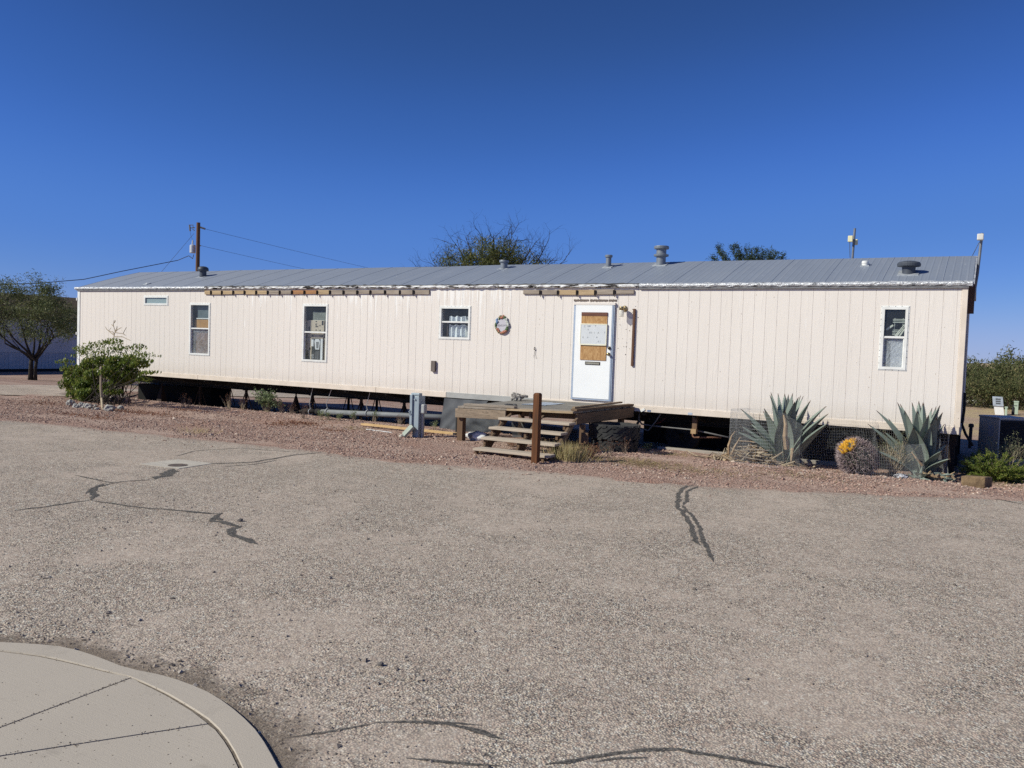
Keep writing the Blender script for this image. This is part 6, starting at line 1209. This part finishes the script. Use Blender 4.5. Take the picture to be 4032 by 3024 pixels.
def agave(nm, cxy, yb, lvs, lb, dead, wd):
    bx, bz = W(*cxy, yb); base = Vector((bx, yb, gz(bx, yb)+.03)); root = thing('agave', (bx, yb, gz(bx, yb)), lb, 'agave', 'blue agaves in wire cages'); 
    for k, (f, px, py, dy, wf) in enumerate(lvs):
        tp = W3(*f(px, py), yb+dy); b = base+Vector(((tp.x-bx)*.12+R(-.02,.02), dy*.12, .02)); mb = MB(); agleaf(mb, b, tp, wd*wf, 0, R(.10,.24)); mb.build('leaf', m_ag, root, smooth=False)
    for f, pts, w_ in dead:
        mb = MB(); P = [W3(*f(*q[:2]), yb+q[2]) for q in pts]; mb.tube(P, [w_*k for k in ([1,.9,.6,.25] if len(P) == 4 else [1,.7,.3])[:len(P)]], 6); tag(mb.build('dead_leaf', m_dead, root), 'withered tan leaf')
    return root
A1 = [(RA8,865,165,.18,.8),(RA8,850,205,-.12,.8),(RA8,968,175,.10,.85),(RA8,1068,178,.25,.9),(RA8,1122,190,.3,.8),(RA8,1187,178,.1,1.0),(RA8,1192,272,.3,.7),(RA8,1272,235,-.1,.9),(RA8,1302,212,.15,.8),(RA8,1342,222,.05,.85),(RA8,1447,285,-.15,1.0),(RA8,1678,368,-.10,1.0),(RA8,1705,478,-.3,.9),(RA8,425,405,-.12,1.1),(RA8,768,400,-.35,1.15),(RA8,752,438,.2,.7),(RA8,1070,420,-.5,1.25),(RA8,1215,300,-.42,1.15),(RA8,415,645,-.2,.75),(RA8,350,730,-.35,.75),(RA8,560,610,.1,.6),(RA8,1718,600,-.4,.9),(RA8,640,690,-.4,.55)]
agave('agave', RA8(1060,1010), -.62, A1, 'left blue agave with wide outstretched leaves and a withered central one', [(RA8,[(1095,985,-.45),(1075,800,-.5),(1080,640,-.48),(1050,470,-.42)],.05),(RA8,[(1180,990,-.45),(1170,1080,-.6),(1160,1170,-.65)],.03),(RA8,[(260,1050,-.3),(255,940,-.35),(300,800,-.35),(350,730,-.3)],.03),(RA8,[(300,1060,-.4),(340,960,-.45),(430,810,-.4)],.028)], .25)
A2 = [(R8,800,240,.05,1.0),(R8,830,255,.2,.8),(R8,963,240,.1,1.0),(R8,1040,220,.25,.9),(R8,1085,240,.15,.8),(R8,1096,238,.3,.8),(R8,1235,285,.2,.8),(R8,1280,270,-.1,1.15),(R8,1308,352,-.2,1.15),(R8,565,330,-.05,1.05),(R8,470,480,-.2,.9),(R8,530,765,-.35,.6),(R8,980,520,-.45,1.3),(R8,1245,400,-.3,1.1),(R8,1390,870,-.35,.8),(R8,1360,700,.1,.8),(R8,880,330,-.25,.9),(R8,1020,330,-.3,1.0),(R8,1150,380,-.35,1.0),(R8,700,420,.2,.8),(R8,640,560,-.1,.8),(R8,860,620,-.4,.8),(R8,1330,480,.0,.9),(R8,1190,300,.1,.9),(R8,1130,1040,-.5,.8),(R8,1300,780,-.45,.7)]
agave('agave', R8(1060,950), -.52, A2, 'right blue agave with tall upright leaves beside the dry shrub', [(R8,[(1080,940,-.5),(1010,860,-.55),(960,790,-.5)],.02)], .26)
# low curled pads and dead bits at the right agave
# -- barrel cactus
gC = Gg(3392, 1872); cC = W3(*R8(350, 855), gC.y+.18); Rr = .245; axis = Vector((-.50,-.45,.74)).normalized()
cac = thing('barrel_cactus', (cC.x, cC.y, gz(cC.x, cC.y)), 'spiny barrel cactus crowned with yellow fruits', 'cactus')
mb = MB(); nU, nV = 60, 22; o1 = axis.orthogonal().normalized(); o2 = axis.cross(o1); Hh = .335
def cpt(u, s):      # u 0..1 round, s 0..1 base->top
    a = 2*math.pi*u; rib = 1-.10*abs(math.sin(10*a)); rr_ = Rr*math.sin(math.pi*(.14+.80*s))**.55*rib; return cC + axis*(Hh*(-.78+1.62*s)) + (o1*math.cos(a)+o2*math.sin(a))*rr_
for j in range(nV+1):
    for i in range(nU): mb.v.append(cpt(i/nU, j/nV)); mb.rnd.append(.5)
mb.f = [(j*nU+i, j*nU+(i+1)%nU, (j+1)*nU+(i+1)%nU, (j+1)*nU+i) for j in range(nV) for i in range(nU)]+[tuple(nV*nU+i for i in range(nU))]; mb.mi = [0]*len(mb.f)
mb.build('body', M('cactus_flesh', (.05,.06,.04), (.075,.075,.055), .7), cac, smooth=True)
sp_ = MB()
for rb_ in range(20):
    for j in range(15):
        s = .04+.93*j/14; u = (rb_+.0)/20; p = cpt(u, s); nrm = (p-(cC+axis*(Hh*(-.78+1.62*s)*.6))).normalized()
        for _ in range(9):
            e = p+(nrm+rv(.75)).normalized()*R(.05,.105); m_ = p.lerp(e, .6)+rv(.006); sp_.r = random.random(); sp_.tube([p, m_, e], [.0036,.0028,.0008], 3, False)
sp_.build('spines', leafmat('pinkish_grey_spine', [(0,(.17,.12,.125)),(.5,(.30,.225,.23)),(1,(.50,.41,.39))], .6, 0), cac)
fr = MB(); topc = cC+axis*(Hh*.80)
for k in range(46):
    an = R(0,6.283); rr_ = .155*math.sqrt(R(.02,1)); p = topc+(o1*math.cos(an)+o2*math.sin(an))*rr_ - axis*(rr_**2*1.6); dd = (axis+(p-topc)*2).normalized(); fr.lathe([(.008,-.02),(.022,-.007),(.027,.018),(.022,.042),(.010,.052),(.005,.062)], p, 8, dd)
fr.build('fruits', M('yellow_fruit', (.64,.36,.025), (.48,.23,.02), .5, 0, 25), cac, smooth=True)
# -- dead leaf heap by the left agave
mb = MB(); gH = Gg(2965, 1822); tg = thing('dead_leaf_heap', (gH.x, gH.y, gz(gH.x,gH.y)), 'heap of dry tan leaves and sticks at the left agave foot', 'leaf heap')
for k in range(420):
    px_r = random.gauss(0,.34); py_r = random.gauss(0,.17); z_ = abs(random.gauss(.03,.13))*max(.1, 1-abs(px_r)/.7); c = Vector((gH.x-.0+px_r, gH.y+py_r+.05, gz(gH.x,gH.y)+z_+.01)); d = Vector((R(-1,1), R(-.6,.6), R(-.25,.45))).normalized()*R(.06,.24); mb.cur = random.choice((0,0,1,2))
    mb.tube([c-d, c+rv(.02), c+d], [R(.005,.014), R(.008,.020), .003], 5)
mb.build('dry_leaves', [m_pale, m_dead, m_twig], tg)
mb = MB(); gH = Gg(3180, 1800)
for k in range(26): c = gH+Vector((R(-.5,.8), R(-.25,.25), .02)); d = Vector((R(-1,1), R(-.5,.5), R(-.1,.15))).normalized()*R(.04,.12); mb.tube([c-d, c+d*.2, c+d], [.006,.014,.003], 5)
tag(mb.build('leaf_litter', m_pale), 'pale dry leaf scraps on the dirt before the left agave', 'litter', kind='stuff')
mb = MB(); gH = Gg(*R8(1200, 1110))
for k in range(46): c = gH+Vector((R(-.3,.32), R(-.1,.3), R(.0,.12))); d = Vector((R(-1,1), R(-.6,.6), R(-.3,.5))).normalized()*R(.04,.13); mb.cur = random.choice((0,1,1)); mb.tube([c-d, c+rv(.02), c+d], [.012,.022,.004], 5)
tag(mb.build('withered_agave_pups', [m_dead, m_ag], origin=gH), 'tangle of small withered agave pups at the foot of the right agave', 'agave pups')
# -- shrubs and weeds
def drybush(px, py, h, w_, n, mt, lb, nm='dry_shrub', leaves=None, lm=None, grp=None, cat='shrub', thick=.005, arch=.5, depth=2):
    g_ = Gg(px, py); root = thing(nm, g_, lb, cat, grp); mb = MB(); tips = []
    for k in range(n):
        an = R(0,6.283); d = Vector((math.cos(an)*w_/h*R(.1,1), math.sin(an)*w_/h*R(.1,1)*.8, R(.7,1.1))); branch(mb, g_+Vector((R(-.04,.04),R(-.04,.04),-.02)), d, h*R(.4,.62), thick*R(.7,1.3), depth, tips, arch, .12, 4, (1,3), .66, 4, .2)
    mb.build('stems', mt, root)
    if leaves:
        fl = foliage(tips, *leaves); fl.build('leaves', lm, root)
    return root
m_gg = leafmat('grey_green_leaf', [(0,(.10,.12,.06)),(.6,(.20,.22,.12)),(1,(.34,.33,.2))], .7, .2); m_red = leafmat('rusty_leaf', [(0,(.16,.06,.035)),(.6,(.28,.12,.07)),(1,(.38,.24,.14))], .8, .2); m_bright = leafmat('bright_thread_leaf', [(0,(.06,.09,.015)),(.5,(.14,.19,.03)),(.9,(.24,.28,.05)),(1,(.34,.30,.09))], .6, .3); m_pg = leafmat('pale_green_leaf', [(0,(.10,.14,.06)),(.6,(.20,.25,.12)),(1,(.32,.36,.2))], .7, .25)
drybush(*R8(740,1060), 0.66, .30, 60, m_pale, 'straw coloured leafless shrub between the cactus and the right agave', thick=.0045, leaves=(3,.03,.012,.4), lm=m_gg)
drybush(*R8(2040,1050), .62, .34, 46, m_pale, 'grey green wispy weed at the far right edge before the air conditioner', 'wispy_weed', (7,.03,.014,.4), m_gg, thick=.004)
gS = Vector((.28, -.02, gz(.28, -.02))); gs = thing('thread_leaf_shrub', gS, 'low bright green threadlike shrub beside the right agave', 'shrub'); mb = MB(); fl = MB()
for k in range(150):
    an = R(0,6.283); d0 = Vector((math.cos(an), math.sin(an)*.6, R(.2,.85))); L = R(.32,.66); p = gS+Vector((R(-.08,.08),R(-.08,.08),0)); d0 = d0.normalized(); pts = [p]
    for j in range(5): d0 = (d0+rv(.12)+Vector((0,0,-.05))).normalized(); pts.append(pts[-1]+d0*L/5)
    mb.tube(pts, [.004,.0035,.003,.0025,.002,.001], 3, False)
    for j in range(1, 6):
        for _ in range(15): fl.leaf(pts[j].lerp(pts[j-1], R(0,1))+rv(.02), R(.024,.05), .17, None, d0+rv(.5))
mb.build('stems', m_twig, gs); fl.build('leaves', m_bright, gs)
drybush(*Q6(1290,860), .62, .22, 20, m_pale, 'tall dry weed with a few green leaves on the timber sill', 'dry_weed', (1,.03,.02,.5), m_pg, 'weeds along the home', 'weed', .0055)
drybush(1050, 1622, .50, .26, 26, m_pale, 'pale green leafy weed at the gravel edge under the far half', 'leafy_weed', (8,.05,.032,.55), m_pg, None, 'weed', .004)
WD = [(720,1603,.42,'dry brown weed in front of the black trough'),(744,1606,.30,'small dry weed right of the trough weed'),(900,1612,.42,'bushy brown dry weed below the braced stand'),(955,1614,.38,'brown dry weed left of the green leafy weed'),(1005,1614,.36,'thin dry weed touching the green leafy weed'),(1110,1630,.34,'thin dry weed just right of the green leafy weed'),(1145,1640,.42,'dry weed before the pyramid stand'),(1192,1648,.40,'dry weed at the elbow of the drain pipe'),(1265,1655,.26,'low weed with pale leaves below the first strap'),(1290,1655,.22,'thin stalk weed under the second strap'),(1335,1656,.18,'tiny pale weed below the drain pipe'),(1390,1662,.26,'pale flowering weed below the third strap'),(1475,1660,.28,'leaning pale stalks at the tip of the yellow board'),(1572,1672,.30,'dry stalks just left of the power pedestal'),(1710,1690,.22,'small green grass tuft before the charcoal sheet'),(2465,1788,.30,'dry twiggy weed before the stacked tyres'),(2400,1795,.34,'brown twiggy weed in the shade left of the tyres'),(2545,1775,.16,'small pale sprout on the dirt right of the tyres')]
for px, py, h, lb in WD: drybush(px, py, h, h*.42, int(9+h*12), random.choice((m_twig, m_pale, m_twig)), lb, 'dry_weed', (2,.02,.010,.4) if h > .29 else (4,.02,.014,.5), m_red if h > .29 else m_pg, 'weeds along the home', 'weed', .0035)
def tuft(px, py, n, h, w_, mt, lb, nm, cat):
    g_ = Gg(px, py); mb = MB()
    for k in range(n):
        b = g_+Vector((random.gauss(0,w_), random.gauss(0,w_*.6), 0)); b.z = gz(b.x,b.y); t_ = b+Vector((random.gauss(0,.06)+(b.x-g_.x)*.4, random.gauss(0,.06), h*R(.45,1.0))); m_ = b.lerp(t_,.55)+rv(.012); w2_ = .0028; mb.r = random.random(); mb.add([b-Vector((w2_,0,0)), b+Vector((w2_,0,0)), m_+Vector((w2_,0,0)), m_-Vector((w2_,0,0)), t_], [(0,1,2,3),(3,2,4)])
    return tag(mb.build(nm, mt, origin=g_), lb, cat)
m_straw = leafmat('straw_grass', [(0,(.20,.15,.07)),(.5,(.40,.31,.15)),(.8,(.50,.41,.22)),(1,(.22,.23,.09))], .8, .3)
tuft(*R7(1230, 840), 520, .34, .17, m_straw, 'clump of straw coloured grass right of the steps', 'grass_clump', 'grass clump')
drybush(*R7(1480, 820), .26, .28, 34, m_twig, 'low reddish weed between the straw clump and the tyres', 'red_weed', (7,.03,.012,.45), m_red, None, 'weed', .003)
drybush(*R7(660, 700), .16, .3, 22, m_pale, 'low dry weed under the step treads', 'dry_weed', (4,.03,.012,.45), m_red, 'weeds along the home', 'weed', .003)
# low creeping plants, straw
fl = MB()
for px, py, w_, d_y, n, h in ((560,1628,1.6,.16,700,.06),(330,1640,1.4,.12,350,.05),(200,1590,1.2,.4,500,.05),(1185,1668,.7,.16,520,.05),(1100,1672,.5,.10,200,.04),(1310,1698,.4,.08,120,.04),(740,1618,.8,.10,260,.05),(1660,1712,.5,.1,150,.05)):
    g_ = Gg(px, py)
    for _ in range(n): c = g_+Vector((random.gauss(0,w_*.5), random.gauss(0,d_y), 0)); c.z = gz(c.x,c.y)+abs(random.gauss(0,h*.5)); fl.leaf(c, R(.012,.028), .4)
tag(fl.build('creeping_weed', m_red), 'low rusty red creeping weed spreading over the gravel', 'ground cover', kind='stuff')
gr = MB()
for px, py, w_, d_y, n in ((2560,1830,.9,.22,700),(2420,1815,.6,.16,350),(3150,1870,.8,.2,260),(2800,1860,.8,.25,260),(3950,1905,.5,.3,300),(1400,1690,.4,.15,160),(2640,1790,.5,.15,220)):
    g_ = Gg(px, py)
    for _ in range(n):
        c = g_+Vector((random.gauss(0,w_*.5), random.gauss(0,d_y), 0)); c.z = gz(c.x,c.y)+.012; d = Vector((R(-1,1),R(-1,1),R(0,.25))).normalized()*R(.02,.07); gr.r = random.random(); s_ = d.cross(Vector((0,0,1))).normalized()*.003; gr.add([c-d-s_, c-d+s_, c+d+s_, c+d-s_], [(0,1,2,3)])
tag(gr.build('dry_straw', m_straw), 'thin scatter of dry straw on the gravel', 'straw', kind='stuff')
tuft(775, 1704, 90, .12, .22, m_straw, 'small pale grass patch at the asphalt edge below the far half', 'grass_clump', 'grass clump')
# -- desert scrub beyond on the right
m_scrub = leafmat('desert_scrub_leaf', [(0,(.045,.06,.022)),(.5,(.10,.115,.042)),(.85,(.165,.165,.065)),(1,(.26,.21,.10))], .7, .2)
def scrub(lb, w_, h, n, tw):
    root = thing('desert_shrub', (0,0,0), lb, 'shrub', 'scrub along the open ground'); mb = MB(); tips = []
    for k in range(n):
        an = R(0,6.283); branch(mb, (R(-.3,.3)*w_,R(-.3,.3)*w_,-.05), (math.cos(an)*w_*.5, math.sin(an)*w_*.5, h*.8), h*R(.42,.56), .022, 3, tips, .55, .15, 3, (2,3), .66, 4, .2)
    mb.build('stems', m_twig, root)
    for _ in range(int(70*w_)): tips.append((Vector((random.gauss(0,w_*.34), random.gauss(0,w_*.34), R(.05,.75)*h)), None))
    foliage(tips, tw, .12, .065, .3).build('leaves', m_scrub, root); return root
protos = [scrub('', 2.0, 1.5, 16, 11), scrub('', 2.3, 1.4, 16, 11), scrub('', 1.8, 1.7, 15, 10)]
words = ['just clear of the wall end','behind the meter pedestal','behind the pale green boxes','at the far right edge','low in a gap','in the second row','half hidden behind the home','beyond the frame edge']
k = 0
for i, (x, y, s_, z_) in enumerate([(-.6,24.6,.92,.95),(1.2,24.4,.88,.95),(2.6,23.9,1.0,1.08),(4.2,23.4,1.1,1.15),(6.4,23.2,1.1,1.1),(-2.6,24.9,1.0,.95),(.2,27.2,1.05,1.1),(2.0,27.0,1.1,1.15),(3.8,26.6,1.1,1.3),(-1.4,27.6,1.0,1.0),(8.6,23.0,1.1,1.1),(11,22.6,1.1,1.1),(-5,25.4,1.0,1.0),(.9,30.5,1.2,1.2),(3.0,30,1.2,1.35),(5.6,29,1.3,1.5)]):
    p = protos[i % 3]; lb = ['olive desert shrub nearest the right wall end','olive desert shrub behind the leaning meter pedestal','olive desert shrub behind the tall pale green box','taller olive shrub cut by the right picture edge','olive shrub outside the right edge, first along the row','olive shrub mostly hidden behind the right wall end','second-row shrub showing over the one nearest the wall','second-row shrub showing over the meter pedestal','tall second-row shrub rising highest at the right edge','second-row shrub hidden by the home','olive shrub outside the right edge, second along the row','olive shrub outside the right edge, third along the row','olive shrub wholly behind the home','back-row shrub above the wall end shrubs','back-row shrub above the green box shrubs','back-row shrub at the right edge'][i]
    if i < 3:
        p.location = (x, y, gz(x, y)); p.rotation_euler = (0,0,R(0,6.28)); p.scale = (s_, s_, s_*z_); p['label'] = lb
    else: dup(p, (x, y, gz(x, y)), R(0,6.28), (s_, s_, s_*z_), lb)
g_ = Gg(3838, 1592); mb = MB(); mb.blob(g_+Vector((0,0,.1)), (.16,.12,.12), 4, .5, 2); mb.blob(g_+Vector((-.25,.1,.2)), (.12,.1,.2), 9, .5, 2); tag(mb.build('white_rubbish', M('white_rubbish_skin', (.7,.7,.68), (.5,.45,.4)), origin=g_), 'scrap of white rubbish at the foot of the scrub', 'rubbish')
# dry ground weeds behind the home, seen through the gap below the floor
for px, py, lb in ((640,1516,'green weed patch beyond the home above the black trough'),(700,1518,'second green weed patch beyond the home')):
    g_ = Gg(px, py+20); fl = MB()
    for _ in range(700): c = g_+Vector((random.gauss(0,.9), random.gauss(0,.5), abs(random.gauss(0,.22)))); fl.leaf(c, R(.03,.07), .25)
    tag(fl.build('weed_patch', m_pg, origin=g_), lb, 'weeds', 'weeds beyond the home')
